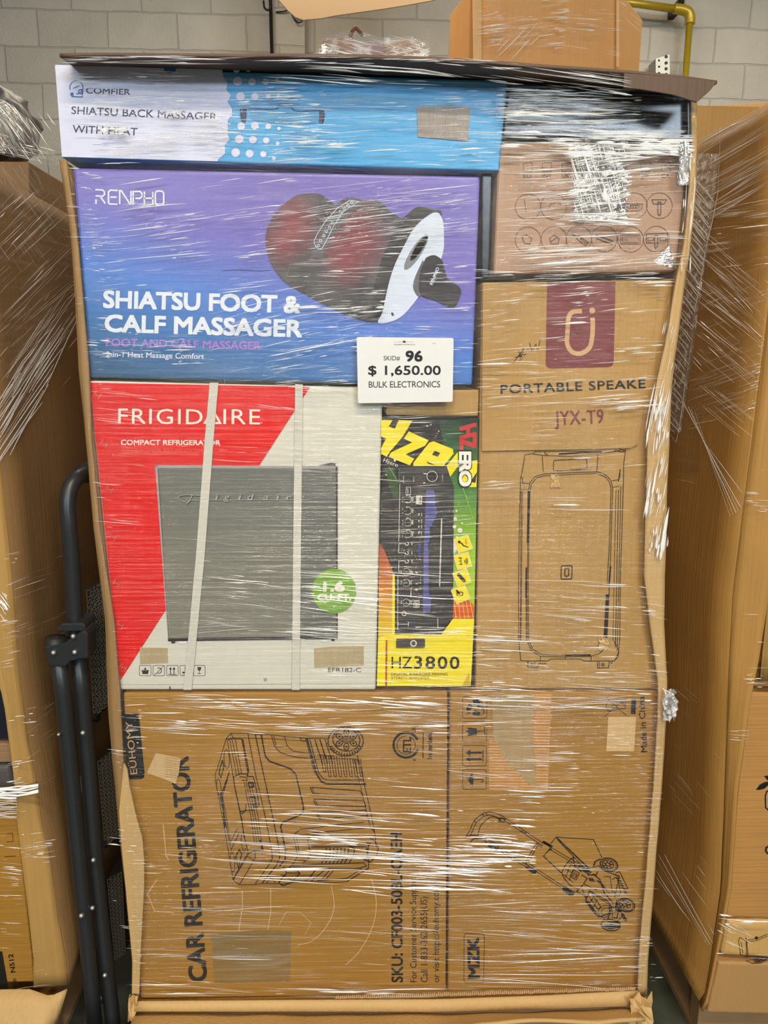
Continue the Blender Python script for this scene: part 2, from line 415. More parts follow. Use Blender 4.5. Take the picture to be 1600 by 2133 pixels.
# ================================================================== the centre skid
ZB = P(800, 2070, 0).z           # underside of the lowest cartons
WOOD = flat('pallet_pine', rgb(150, 118, 80), 0.8, var=0.12, scale=12)
def pallet(name, label, x0, x1, y0, y1, zt):
    r = thing(name, label, 'pallet', ((x0+x1)/2, (y0+y1)/2, 0))
    for k in range(5):
        xx = x0+(x1-x0-0.10)*k/4
        box('deck_board', (xx, y0, zt-0.018), (xx+0.10, y1, zt), WOOD, r, 0.002)
    for k in range(3):
        yy = y0+(y1-y0-0.04)*k/2
        box('stringer', (x0, yy, 0.018), (x1, yy+0.04, zt-0.018), WOOD, r, 0.002)
    for k in range(3):
        xx = x0+(x1-x0-0.10)*k/2
        box('base_board', (xx, y0, 0), (xx+0.10, y1, 0.018), WOOD, r, 0.002)
    return r
ZP = ZB-0.03
pallet('wooden_pallet', 'wooden pallet under the centre skid of retail cartons', -0.44, 0.60, 0.02, 0.98, ZP)

# gaylord (the open-fronted board sleeve standing on the pallet)
G = thing('open_front_crate', 'kraft board sleeve open at the front around the stacked retail cartons', 'crate', (0.08, 0.5, ZP))
LOUT = [(125, 334), (148, 480), (158, 620), (166, 780), (179, 900), (197, 1100), (221, 1300), (225, 1440), (228, 1500), (237, 1600), (253, 1770), (262, 1850), (276, 2000), (276, 2070), (270, 2125)]
LIN = [(138, 334), (160, 480), (173, 620), (186, 780), (190, 900), (208, 1100), (239, 1300), (250, 1440), (253, 1500), (258, 1600), (270, 1770), (278, 1850), (290, 2000), (290, 2070), (284, 2125)]
loft('side_flange', [P(x, y, -0.006) for x, y in LOUT], [P(x, y, -0.010) for x, y in LIN], 60, 3, kraft('kraft_flange', rgb(156, 122, 78)), G, 0.005, 0.0015, 20, 3)
loft('side_panel', [P(x+3, y, -0.003) for x, y in LOUT], [P(x+3, y, -0.003)+Vector((0.0, 0.95, 0)) for x, y in LOUT], 40, 8, K_MID, G, 0.005, 0.002, 6, 5)
ROUT = [(1450, 190), (1451, 300), (1448, 380), (1443, 460), (1436, 517), (1427, 568), (1412, 690), (1399, 787), (1394, 889), (1387, 1070), (1384, 1200), (1382, 1300), (1389, 1420), (1386, 1500), (1380, 1600), (1364, 1800), (1357, 1900), (1348, 2000), (1347, 2075)]
RIN = [(1441, 190), (1441, 300), (1438, 380), (1432, 460), (1424, 517), (1411, 568), (1391, 690), (1370, 787), (1351, 889), (1345, 1070), (1342, 1200), (1354, 1300), (1371, 1420), (1370, 1500), (1364, 1600), (1348, 1800), (1339, 1900), (1330, 2000), (1328, 2075)]
loft('side_flange', [P(x, y, -0.010) for x, y in ROUT], [P(x, y, -0.016) for x, y in RIN], 60, 5, K_PALE, G, 0.005, 0.002, 18, 9)
loft('side_panel', [P(x-3, y, -0.004) for x, y in ROUT], [P(x-3, y, -0.004)+Vector((0.0, 0.95, 0)) for x, y in ROUT], 40, 8, K_MID, G, 0.005, 0.002, 6, 2)
xl = P(290, 2050, 0).x; xr = P(1345, 2050, 0).x
box('back_panel', (xl-0.02, 0.955, ZP), (xr+0.01, 0.962, 1.88), K_MID, G)
box('base_sheet', (xl-0.01, 0.0, ZP), (xr+0.005, 0.95, ZB-0.004), K_MID, G)
# torn inner flap on the left
pts = [(258, 1590), (265, 1604), (270, 1640), (283, 1700), (296, 1745), (300, 1790), (300, 1850), (296, 1920), (292, 2000), (290, 2070), (275, 2070), (276, 2000), (262, 1850), (254, 1770), (248, 1690)]
slab('torn_flap', pts, -0.016, 0.004, K_PALE, G, 0.0005, label='pale torn board flap over the lower left edge')
# front lip and fold-down flap
lip_t = [P(283, 2085, -0.02), P(600, 2083, -0.02), P(920, 2081, -0.02), P(1120, 2074, -0.02), P(1328, 2063, -0.02)]
lip_b = [P(280, 2106, -0.028), P(600, 2106, -0.028), P(920, 2106, -0.028), P(1120, 2101, -0.028), P(1322, 2094, -0.028)]
loft('front_lip', lip_t, lip_b, 30, 3, K_PALE, G, 0.006, 0.001, 9, 1)
fb_ = [Vector((p.x, -0.026, p.z-0.012)) for p in lip_b]
ff_ = [P(262, 2160, -0.10), P(600, 2158, -0.11), P(900, 2158, -0.11), P(1000, 2136, -0.10), P(1130, 2124, -0.09), P(1240, 2133, -0.09), P(1345, 2124, -0.07)]
loft('fold_down_flap', fb_, ff_, 40, 8, K_PALE, G, 0.006, 0.004, 10, 8)
# flutes showing along the torn lip edge
bm = bmesh.new()
for k in range(150):
    t = k/150; x = 700+t*625; y = 2081-(x-700)*0.029 + random.uniform(-1, 1)
    p = P(x, y, -0.0235)
    w = 0.0028; h = 0.004
    vs = [bm.verts.new(p+Vector(d)) for d in ((-w/2, 0, 0), (w/2, 0, 0), (w*0.9, 0, h), (w*0.3, 0, h), (-w/2, 0.004, 0), (w/2, 0.004, 0), (w*0.9, 0.004, h), (w*0.3, 0.004, h))]
    for f in ((0, 1, 2, 3), (7, 6, 5, 4), (0, 4, 5, 1), (1, 5, 6, 2), (2, 6, 7, 3), (3, 7, 4, 0)): bm.faces.new([vs[i] for i in f])
bm_obj('torn_flutes', bm, K_EDGE, G, kind='stuff')
# crushed corner bottom right
def crumple(name, cpx, Y, wpx, hpx, mat, parent, seed, amp=0.01, n=9, tilt=0):
    c = [P(cpx[0]-wpx/2, cpx[1]-hpx/2, Y), P(cpx[0]+wpx/2, cpx[1]-hpx/2, Y), P(cpx[0]+wpx/2, cpx[1]+hpx/2, Y-tilt), P(cpx[0]-wpx/2, cpx[1]+hpx/2, Y-tilt)]
    rnd = random.Random(seed); bm = bmesh.new(); V = []
    for i in range(n):
        row = []
        for j in range(n):
            u, v = j/(n-1), i/(n-1); p = (c[0].lerp(c[1], u)).lerp(c[3].lerp(c[2], u), v)
            e = 1.0
            p = p+Vector((rnd.uniform(-1, 1)*amp*0.45, rnd.uniform(-1, 1)*amp, rnd.uniform(-1, 1)*amp*0.45))
            row.append(bm.verts.new(p))
        V.append(row)
    for i in range(n-1):
        for j in range(n-1): bm.faces.new((V[i][j], V[i+1][j], V[i+1][j+1], V[i][j+1]))
    o = bm_obj(name, bm, mat, parent); md = o.modifiers.new('t', 'SOLIDIFY'); md.thickness = 0.002
    return o
crumple('crushed_corner', (1334, 2104), -0.035, 46, 62, K_PALE, G, 4, 0.010, 6, 0.02)
crumple('crushed_corner', (276, 2100), -0.022, 18, 50, K_PALE, G, 6, 0.007, 5, 0.01)

# brown board lid on top
lidf = [P(124, 116, -0.06), P(300, 114, -0.07), P(600, 115, -0.07), P(900, 121, -0.07), P(1130, 138, -0.07), P(1300, 151, -0.07), P(1420, 162, -0.07), P(1494, 171, -0.05)]
lidb = [P(150, 133, -0.002), P(310, 136, -0.004), P(600, 146, -0.004), P(870, 155, -0.004), P(1057, 163, -0.004), P(1250, 170, -0.004), P(1370, 178, -0.004), P(1452, 196, 0.0)]
lid = thing('board_lid', 'dark brown board sheet lying over the top of the centre skid', 'lid', (0.1, 0.4, P(700, 140, 0).z))
loft('lid_front_edge', lidf, lidb, 50, 6, K_LID, lid, 0.005, 0.002, 8, 2)
lidk = [Vector((p.x, 0.93, P(700, 145, 0).z)) for p in lidb]
loft('lid_sheet', [p+Vector((0, -0.002, 0.002)) for p in lidb], lidk, 30, 10, K_LID, lid, 0.004, 0.002, 6, 2)
slab('drooping_corner', [(1300, 152), (1400, 160), (1494, 170), (1478, 190), (1452, 213), (1400, 196), (1340, 186), (1300, 182)], -0.075, 0.004, kraft('brown_board', rgb(98, 76, 60)), lid, 0.0006, label='lighter brown right corner bending down')

# ================================================================== cartons of the centre skid
def ramp_mat(name, stops, zr, xr=(0, 1), kx=0.0, rough=0.35):
    """printed colour blend laid over a face by its place on the carton"""
    m, n, l, b = newmat(name, rough, 0, 0.5)
    g = n.new('ShaderNodeNewGeometry'); s = n.new('ShaderNodeSeparateXYZ'); l.new(g.outputs['Position'], s.inputs[0])
    a = n.new('ShaderNodeMapRange'); a.clamp = False; a.inputs['From Min'].default_value = zr[0]; a.inputs['From Max'].default_value = zr[1]
    c = n.new('ShaderNodeMapRange'); c.clamp = False; c.inputs['From Min'].default_value = xr[0]; c.inputs['From Max'].default_value = xr[1]
    l.new(s.outputs['Z'], a.inputs['Value']); l.new(s.outputs['X'], c.inputs['Value'])
    f = n.new('ShaderNodeMath'); f.operation = 'MULTIPLY_ADD'; f.inputs[1].default_value = kx
    l.new(c.outputs[0], f.inputs[0]); l.new(a.outputs[0], f.inputs[2])
    r = n.new('ShaderNodeValToRGB'); e = r.color_ramp.elements
    while len(e) < len(stops): e.new(0.5)
    for i, (p, col) in enumerate(stops): e[i].position = p; e[i].color = col
    l.new(f.outputs[0], r.inputs[0]); l.new(r.outputs[0], b.inputs['Base Color'])
    return m
M = {}
def ink(name, r, g, b, rough=0.5):
    k = (name)
    if k not in M: M[k] = flat(name, rgb(r, g, b), rough, var=0.03)
    return M[k]

# ---- blue and white massager carton along the top
BLUE = ink('sky_blue_print', 62, 160, 216, 0.35); PALE = ink('pale_lilac_white_print', 208, 210, 232, 0.4)
B = carton('massager_carton', 'long blue and white shiatsu back massager carton under the board lid', 'carton',
           [(114, 136), (1057, 169), (1040, 356), (128, 328)], -0.001, 0.45, BLUE, 0.003)
pr = Print(-0.0012, (0, 0), 2.0)
edge = [(228, 267), (925, 286), (935, 330), (952, 345), (945, 370), (960, 395), (950, 420), (965, 450), (960, 480), (955, 520), (945, 545), (955, 580), (945, 610), (940, 640), (905, 672), (256, 655)]
pr.poly([(229, 270), (925, 290), (932, 325), (948, 345), (942, 372), (962, 398), (948, 425), (966, 452), (966, 480), (950, 500), (948, 560), (957, 580), (936, 605), (938, 640), (908, 664), (907, 672), (258, 653)], PALE)
pr.lay = 2
for cx, cy, r in ((990, 338, 19), (1050, 340, 16), (1106, 340, 13), (1155, 330, 9), (1002, 402, 18), (1062, 402, 15), (1118, 402, 11), (1160, 395, 7), (985, 290, 14), (1035, 290, 10), (1005, 526, 16), (1062, 524, 16), (1118, 526, 12), (1162, 535, 7),
                  (997, 580, 18), (1054, 582, 16), (1109, 585, 13), (1157, 597, 8), (982, 636, 18), (1040, 640, 16), (1097, 642, 13), (1142, 660, 8)): pr.disc(cx, cy, r, PALE)
NAVY = ink('navy_print', 44, 50, 84); LB = ink('logo_blue_print', 60, 110, 180)
pr.ring(318, 364, 27, 2.2, LB, a0=-200, a1=90); pr.stroke([(300, 390), (300, 402), (343, 404), (343, 385)], 2.2, LB); pr.disc(300, 393, 8, LB); pr.ring(336, 382, 9, 2, LB); pr.stroke([(303, 368), (330, 358)], 2, LB)
pr.disc(708, 290, 26, LB, 15)
pr.build('printed_pattern', B)
pr = Print(-0.0012, (0, 0), 2.0); pr.lay = 2
pr.text('COMFIER', (358, 388), 184, 25, NAVY, -2.2, 0.012, 1.0)
pr.text('SHIATSU BACK MASSAGER', (297, 474), 606, 33, NAVY, -2.6, 0.004)
pr.text('WITH HEAT', (302, 552), 270, 33, NAVY, -2.6, 0.004)
pr.build('printed_lettering', B)
pr = Print(-0.0012, (0, 0), 2.0); pr.lay = 2; DB = ink('deep_blue_line', 30, 60, 100)
pr.stroke([(1005, 500), (1003, 470), (1015, 452), (1140, 455), (1165, 443), (1215, 447), (1235, 462), (1340, 460), (1352, 475), (1345, 512)], 2, DB, sm=True)
pr.poly([(1004, 500), (1004, 470), (1016, 453), (1028, 455), (1024, 508), (1010, 510)], NAVY); pr.poly([(1330, 462), (1348, 464), (1352, 490), (1345, 514), (1328, 512)], NAVY)
pr.poly([(1040, 462), (1325, 468), (1322, 512), (1200, 520), (1050, 500)], ink('mid_blue_print', 80, 150, 196))
pr.build('printed_illustration', B)
GREYL = kraft('grey_brown_label', rgb(150, 138, 126), 0.4, 0.5)
slab('label_sticker', [(869, 222), (980, 222), (975, 294), (870, 285)], -0.0025, 0.001, GREYL, B, label='grey brown paper label')

# ---- black carton top right
BLK = flat('glossy_black_board', rgb(26, 28, 40), 0.25, spec=0.6)
B = carton('black_carton', 'glossy black carton under the lid right of the blue massager carton', 'carton',
           [(1061, 170), (1446, 198), (1445, 293), (1046, 286)], 0.006, 0.5, BLK, 0.004)
B = carton('black_carton', 'tall narrow black carton set back beside the violet massager carton', 'carton',
           [(1004, 350), (1026, 350), (1019, 582), (1003, 582)], 0.02, 0.5, BLK, 0.003)

# ---- purple blue foot massager carton
REN = ramp_mat('violet_blue_print', [(0.0, rgb(56, 92, 122)), (0.26, rgb(54, 112, 172)), (0.55, rgb(76, 124, 206)), (0.85, rgb(108, 98, 184)), (1.0, rgb(112, 98, 180))], (1.43, 1.765), (-0.45, 0.215), 0.45)
B = carton('massager_carton', 'violet and blue shiatsu foot and calf massager carton with a dark machine pictured', 'carton',
           [(150, 349), (1001, 367), (984, 803), (187, 787)], 0.0, 0.5, REN, 0.006)
pr = Print(0, (100, 330), 3.077); pr.lay = 2; RW = ink('logo_white_print', 222, 224, 234)
w = 3.4
pr.stroke([(303, 200), (350, 203), (362, 215), (362, 232), (350, 243), (305, 240)], w, RW); pr.stroke([(335, 245), (368, 290)], w, RW); pr.stroke([(308, 262), (308, 292)], w, RW)
pr.stroke([(448, 206), (400, 204), (388, 215), (388, 285), (398, 293), (446, 294)], w, RW); pr.stroke([(400, 248), (440, 248)], w, RW)
pr.stroke([(460, 294), (460, 207), (470, 207), (525, 292), (532, 292), (532, 208)], w, RW)
pr.stroke([(546, 296), (546, 212), (590, 212), (602, 225), (602, 245), (590, 256), (560, 256)], w, RW)
pr.stroke([(618, 212), (618, 297)], w, RW); pr.stroke([(672, 214), (672, 298)], w, RW); pr.stroke([(618, 255), (672, 256)], w, RW)
pr.stroke(pr.rr([(688, 208), (742, 210), (742, 300), (688, 299)], 22), w, RW, closed=True)
pr.build('printed_logo', B, label='white angular brand lettering')
pr = Print(0, (0, 0), 1.0); pr.lay = 2; W2 = ink('soft_white_print', 222, 228, 238); PUR = ink('violet_print', 158, 118, 200)
pr.text('SHIATSU FOOT &', (216, 640), 408, 36, W2, -1.6, 0.035, 0.98)
pr.text('CALF MASSAGER', (219, 690), 409, 36, W2, -1.6, 0.035, 0.98)
pr.text('FOOT AND CALF MASSAGER', (221, 721), 322, 17, PUR, -1.3, 0.03)
pr.text('2-in-1 Heat Massage Comfort', (221, 743), 204, 11.5, W2, -1.3, 0.012)
pr.build('printed_lettering', B)
pr = Print(0, (520, 340), 3.077)
def glow_mat():
    m, n, l, b = newmat('printed_machine_shell', 0.4, 0, 0.5)
    g = n.new('ShaderNodeNewGeometry'); fac = None
    for px, py, s in ((612, 470, (20, 0, 16)), (590, 500, (24, 0, 20)), (745, 500, (17, 0, 14)), (720, 530, (20, 0, 16))):
        c = P(px, py, 0); sb = n.new('ShaderNodeVectorMath'); sb.operation = 'SUBTRACT'; sb.inputs[1].default_value = c
        l.new(g.outputs['Position'], sb.inputs[0]); sc = n.new('ShaderNodeVectorMath'); sc.operation = 'MULTIPLY'; sc.inputs[1].default_value = s
        l.new(sb.outputs[0], sc.inputs[0]); ln = n.new('ShaderNodeVectorMath'); ln.operation = 'LENGTH'; l.new(sc.outputs[0], ln.inputs[0])
        mr = n.new('ShaderNodeMapRange'); mr.interpolation_type = 'SMOOTHSTEP'; mr.inputs['From Min'].default_value = 0; mr.inputs['From Max'].default_value = 1.15; mr.inputs['To Min'].default_value = 0.75; mr.inputs['To Max'].default_value = 0
        l.new(ln.outputs['Value'], mr.inputs['Value'])
        if fac is None: fac = mr.outputs[0]
        else:
            mx = n.new('ShaderNodeMath'); mx.operation = 'MAXIMUM'; l.new(fac, mx.inputs[0]); l.new(mr.outputs[0], mx.inputs[1]); fac = mx.outputs[0]
    t = n.new('ShaderNodeTexNoise'); t.inputs['Scale'].default_value = 14; l.new(g.outputs['Position'], t.inputs['Vector'])
    cr = n.new('ShaderNodeValToRGB'); cr.color_ramp.elements[0].color = rgb(52, 48, 48); cr.color_ramp.elements[0].position = .35; cr.color_ramp.elements[1].color = rgb(84, 78, 78); cr.color_ramp.elements[1].position = .7
    l.new(t.outputs['Fac'], cr.inputs[0])
    mx = n.new('ShaderNodeMix'); mx.data_type = 'RGBA'; l.new(fac, mx.inputs[0]); l.new(cr.outputs[0], mx.inputs[6]); mx.inputs[7].default_value = rgb(146, 48, 62)
    l.new(mx.outputs[2], b.inputs['Base Color']); return m
GM = glow_mat(); DK = ink('near_black_print', 44, 40, 42); GR = ink('grey_print', 92, 90, 92); LG = ink('pale_grey_blue_print', 206, 216, 232)
body = [(100, 500), (108, 430), (150, 340), (220, 262), (300, 206), (370, 194), (450, 198), (505, 232), (552, 264), (600, 230), (660, 220), (740, 238), (815, 238), (860, 265), (905, 312), (980, 352), (1010, 330), (1060, 285), (1110, 280), (1180, 296), (1235, 330), (1200, 600), (1050, 850), (880, 1015), (830, 1022), (750, 1018), (650, 988), (560, 950), (440, 890), (330, 830), (230, 770), (160, 690), (118, 600)]
pr.lay = 1; pr.poly(smooth2(body, 4, True), GM)
pr.lay = 2
pr.poly([(980, 352), (1010, 330), (1060, 285), (1110, 282), (1180, 300), (1110, 360), (1040, 430), (985, 530), (935, 640), (900, 760), (870, 890), (845, 980), (800, 1000), (780, 930), (800, 780), (850, 600), (930, 430)], DK)
pr.poly([(640, 978), (660, 950), (760, 985), (850, 960), (835, 1020), (750, 1018)], DK)
pr.poly([(395, 590), (420, 520), (520, 340), (640, 232), (740, 240), (640, 330), (540, 450), (480, 560), (470, 620)], GR)
pr.lay = 3
pr.stroke([(413, 500), (420, 530), (440, 550), (465, 545), (490, 500), (540, 400), (600, 310), (700, 245), (640, 238), (560, 290), (480, 380), (430, 460)], 1.3, LG, closed=True)
for cx, cy in ((440, 528), (455, 497), (476, 465), (492, 437), (512, 410), (530, 383), (582, 312), (606, 293), (632, 270), (655, 253)): pr.ring(cx, cy, 8, 1.3, LG)
pr.stroke([(265, 640), (250, 690), (228, 745)], 3, GR); pr.stroke([(140, 400), (165, 480), (160, 560), (180, 640), (240, 700)], 1.2, GR, sm=True)
pr.stroke([(450, 640), (480, 720), (530, 800)], 1.2, GR); pr.stroke([(480, 640), (510, 720), (560, 790)], 1.2, GR)
pr.lay = 4
face = [(1175, 318), (1212, 320), (1240, 375), (1246, 480), (1240, 570), (1195, 700), (1110, 820), (1030, 925), (960, 992), (880, 1022), (822, 1020), (850, 960), (870, 870), (895, 760), (932, 648), (985, 540), (1045, 430), (1110, 360)]
pr.poly(smooth2(face, 4, True), LG)
pr.lay = 5
pr.poly(pr.ell(1068, 570, 133, 34, -57), ink('mid_grey_print', 120, 122, 130)); pr.poly(pr.ell(1085, 545, 96, 22, -57), DK); pr.disc(916, 968, 13, DK, 8, 60)
pr.poly(smooth2([(1110, 620), (1050, 760), (1060, 830), (1100, 850), (1140, 700)], 4, True), GR)
pr.lay = 6
pr.poly(smooth2([(1130, 606), (1180, 588), (1232, 620), (1250, 680), (1272, 740), (1350, 800), (1348, 860), (1312, 925), (1275, 922), (1190, 880), (1105, 850), (1085, 790), (1095, 690)], 4, True), DK)
pr.lay = 7
pr.text('RENPHO', (1172, 782), 118, 20, LG, 68, 0.03)
pr.build('printed_illustration', B, label='dark leg machine with red glows and pale end face')
pr = Print(0); pr.lay = 1; LV = ink('faint_blue_line', 92, 134, 180)
for k in range(7):
    pr.stroke([(640+k*14, 795), (690+k*12, 760-k*2), (760+k*9, 728-k*3), (740+k*22, 712-k*2)][:3], 0.8, LV, sm=True)
pr.piece(); pr.stroke([(462, 564), (500, 562), (540, 565), (562, 563)], 1.2, NAVY); pr.piece(); pr.stroke([(466, 525), (468, 800)], 0.8, LV)
pr.build('box_creases', B)

# ---- red and white compact refrigerator carton
FW_ = flat('off_white_print', rgb(212, 208, 192), 0.45, var=0.02); RED = ink('bright_red_print', 224, 16, 10, 0.35)
B = carton('refrigerator_carton', 'red and white compact refrigerator carton with two white straps', 'carton',
           [(184, 793), (797, 808), (783, 1438), (250, 1438)], 0.0, 0.5, FW_, 0.006)
pr = Print(0); pr.poly([(187, 797), (646, 806), (641, 814), (252, 1416), (250, 1410)], RED); pr.build('red_corner_print', B)
pr = Print(0); pr.lay = 2
GRD = ramp_mat('brushed_grey_print', [(0, rgb(134, 130, 116)), (0.55, rgb(124, 122, 108)), (1, rgb(108, 110, 102))], (0.9, 1.3), (-0.35, 0.0), 0.2, 0.4)
GD = ink('dark_grey_print', 104, 105, 98); GL = ink('light_grey_print', 158, 156, 152); PL = ink('plum_line', 84, 66, 78)
pr.poly([(323, 969), (704, 971), (704, 1332), (350, 1332)], GRD)
pr.lay = 3; pr.poly([(632, 976), (702, 976), (702, 1330), (624, 1330)], GD)
pr.poly([(323, 969), (704, 971), (703, 976), (325, 975)], GL); pr.poly([(323, 969), (329, 970), (354, 1330), (350, 1332)], GL)
pr.lay = 4; pr.stroke([(329, 976), (352, 1330)], 1.4, PL); pr.stroke([(701, 972), (702, 1330)], 2.5, DK); pr.poly([(664, 969), (690, 964), (700, 966), (700, 971)], DK)
pr.poly([(350, 1329), (704, 1326), (705, 1331), (350, 1336)], DK); pr.poly([(356, 1336), (366, 1336), (364, 1340), (357, 1340)], DK); pr.poly([(690, 1331), (698, 1331), (697, 1335), (690, 1335)], DK)
pr.poly([(370, 1336), (391, 1335), (386, 1341), (374, 1341)], WHITE); pr.poly([(668, 1333), (684, 1332), (680, 1337), (670, 1337)], WHITE)
for col, dx, dy in ((DK, 1.4, 1.4), (ink('pale_script', 176, 174, 158), 0, 0)):
    pr.lay += 1
    pr.stroke([(392+dx, 1047+dy), (378+dx, 1043+dy), (372+dx, 1037+dy), (382+dx, 1031+dy), (420+dx, 1032+dy)], 1.2, col, sm=True)
    pr.stroke([(400+dx, 1032+dy), (396+dx, 1042+dy), (388+dx, 1050+dy)], 1.6, col); pr.stroke([(386+dx, 1042+dy), (648+dx, 1041+dy)], 0.9, col)
    for ch, x0, w_ in (('r', 424, 9), ('i', 448, 4), ('g', 466, 10), ('i', 496, 4), ('d', 514, 11), ('a', 548, 10), ('i', 575, 4), ('r', 596, 10), ('e', 622, 10)):
        pr.text(ch, (x0+dx, 1041+dy), w_, 13, col, 0, -0.005, shear=0.35)
pr.build('printed_illustration', B, label='grey refrigerator door with script lettering')
pr = Print(0, (170, 780), 2.5); pr.lay = 2; CW = ink('cream_white_print', 236, 226, 210)
pr.text('FRIGID', (190, 255), 440, 83, CW, -0.6, 0.0, 1.1); pr.text('IRE', (738, 258), 192, 83, CW, -0.6, 0.0, 1.1)
pr.stroke([(642, 252), (682, 182), (722, 253)], 4.2, CW, closed=True); pr.disc(938, 252, 3, CW)
pr.text('COMPACT REFRIGERATOR', (205, 366), 517, 27, CW, -0.2, 0.02); pr.text('R\u00c9FRIG\u00c9RATEUR COMPACT', (212, 411), 528, 30, ink('soft_red_print', 226, 74, 62), -0.2, 0.005)
o2 = 850
pr.lay = 6; pr.piece(); pr.disc(1315, 278+o2, 116, ink('leaf_green_print', 118, 168, 44)); pr.lay = 7
pr.text('1.6', (1262, 278+o2), 104, 50, CW, 0, 0.06); pr.text('CU. FT.', (1230, 325+o2), 172, 32, CW, 0, 0.06)
pr.lay = 2; pr.text('EFR182-C', (1285, 700+o2), 170, 24, DK, 0, -0.01)
for k, x0 in enumerate((301, 372, 443, 513, 583)):
    pr.piece(); pr.stroke(pr.rr([(x0, 665+o2), (x0+60, 665+o2), (x0+60, 719+o2), (x0, 719+o2)], 7), 0.9, DK, closed=True)
pr.poly([(312, 690+o2), (350, 690+o2), (345, 710+o2), (318, 710+o2)], DK); pr.poly([(324, 688+o2), (331, 675+o2), (339, 688+o2)], DK)
pr.stroke([(378, 716+o2), (428, 668+o2)], 1, DK); pr.ring(402, 692+o2, 14, 1.4, DK, a0=-120, a1=120)
for xx in (463, 481): pr.stroke([(xx, 710+o2), (xx, 680+o2)], 1.6, DK); pr.poly([(xx-7, 686+o2), (xx, 673+o2), (xx+7, 686+o2)], DK)
pr.stroke([(452, 712+o2), (494, 712+o2)], 1.4, DK); pr.text('5', (535, 692+o2), 16, 20, DK, 0, 0.01); pr.stroke([(525, 702+o2), (560, 702+o2)], 3, DK); pr.stroke([(525, 712+o2), (560, 712+o2)], 2, GL)
pr.poly([(602, 674+o2), (624, 674+o2), (619, 692+o2), (607, 692+o2)], DK); pr.stroke([(613, 690+o2), (613, 706+o2)], 1.2, DK); pr.stroke([(603, 708+o2), (623, 708+o2)], 1.2, DK)
pr.poly([(948, 730+o2), (966, 732+o2), (964, 748+o2), (950, 750+o2)], GL)
pr.stroke([(205, 765+o2), (1530, 762+o2)], 1, ink('fold_line', 168, 162, 146))
pr.stroke([(460, 775+o2), (461, 794+o2)], 2.5, DK)
pr.build('printed_lettering', B)
LT = kraft('tan_label', rgb(178, 160, 122), 0.5, 0.3)
slab('label_sticker', [(291, 1349), (349, 1350), (350, 1381), (292, 1383)], -0.001, 0.001, LT, B, label='blank tan label')
slab('label_sticker', [(654, 1351), (690, 1347), (758, 1346), (758, 1386), (655, 1391)], -0.001, 0.001, LT, B, label='blank tan label')
STRAP = flat('white_strap', rgb(206, 202, 188), 0.4, var=0.05, scale=200)
slab('packing_strap', [(437, 797), (455, 797), (446, 900), (426, 1160), (399, 1437), (382, 1437), (408, 1160), (427, 910)], -0.004, 0.0012, STRAP, B)
slab('packing_strap', [(615, 800), (631, 801), (627, 1120), (624, 1437), (608, 1437), (611, 1120)], -0.004, 0.0012, STRAP, B)
ST = flat('copper_staple', rgb(205, 160, 130), 0.3, 0.6)
for sx_, sy_ in ((203, 825), (217, 927), (228, 1022), (235, 1122), (243, 1218), (250, 1305), (257, 1393)):
    pr = Print(-0.0006); pr.lay = 1
    pr.stroke([(sx_-8, sy_-2), (sx_-2, sy_-11)], 1.6, ST); pr.stroke([(sx_+2, sy_+6), (sx_+8, sy_-5)], 1.6, ST); pr.stroke([(sx_-4, sy_-4), (sx_+7, sy_)], 1.2, ST)
    pr.build('staple', B)

# ---- plain kraft carton between the violet carton and the amplifier carton
B = carton('kraft_carton', 'plain kraft carton strip showing just below the white price tag', 'carton',
           [(806, 812), (998, 812), (996, 867), (804, 865)], 0.01, 0.4, K_MID, 0.003)

# ---- amplifier carton
B = carton('amplifier_carton', 'black green and yellow karaoke amplifier carton standing on end', 'carton',
           [(797, 874), (998, 872), (984, 1432), (785, 1432)], 0.002, 0.4, ink('carton_black_print', 40, 36, 34, 0.35), 0.003)
YE = ink('yellow_print', 244, 222, 22, 0.35); NK = ink('amp_black_print', 38, 34, 33); LM = ink('lime_print', 150, 196, 40); OR = ink('orange_print', 214, 84, 24)
pr = Print(0.002, (770, 840), 6.667)
GRN = ramp_mat('green_print', [(0, rgb(176, 204, 34)), (0.35, rgb(150, 196, 40)), (0.62, rgb(70, 128, 48)), (1, rgb(26, 56, 36))], (P(900, 1270, 0).z, P(900, 880, 0).z))
pr.poly([(960, 232), (1510, 225), (1450, 3100), (1130, 3100), (1150, 2500), (1170, 1160), (1075, 880), (1010, 500)], GRN)
pr.lay = 2
OL = ramp_mat('olive_print', [(0, rgb(232, 196, 20)), (0.5, rgb(200, 120, 24)), (1, rgb(150, 50, 24))], (P(800, 1320, 0).z, P(800, 1125, 0).z))
pr.poly([(133, 1930), (200, 2030), (330, 2350), (345, 2820), (345, 3200), (120, 3280)], OL)
pr.poly([(200, 900), (330, 900), (400, 1100), (395, 1350), (300, 1250)], ink('deep_green_print', 50, 76, 34))
pr.poly([(1150, 2560), (1450, 2800), (1450, 2990), (1130, 2990)], OR); 
pr.lay = 3
dev = [(410, 880), (1070, 880), (1172, 1160), (1160, 2990), (1000, 3207), (360, 3207), (385, 2380)]
pr.poly(dev, ink('amp_panel_print', 50, 46, 44)); 
pr.poly([(240, 3212), (1000, 3212), (1125, 2997), (1452, 2997), (1405, 3927), (100, 3927), (118, 3270)], YE); pr.poly([(318, 2370), (350, 2370), (350, 3212), (310, 3212)], YE)
pr.lay = 4
pr.poly([(160, 235), (320, 235), (265, 320), (350, 355), (405, 235), (595, 240), (455, 470), (380, 560), (300, 650), (235, 738), (160, 705), (160, 620), (230, 490), (160, 462)], YE)
pr.poly([(545, 390), (820, 515), (770, 590), (495, 710), (620, 770), (560, 862), (265, 745), (300, 680), (590, 545), (475, 490)], YE)
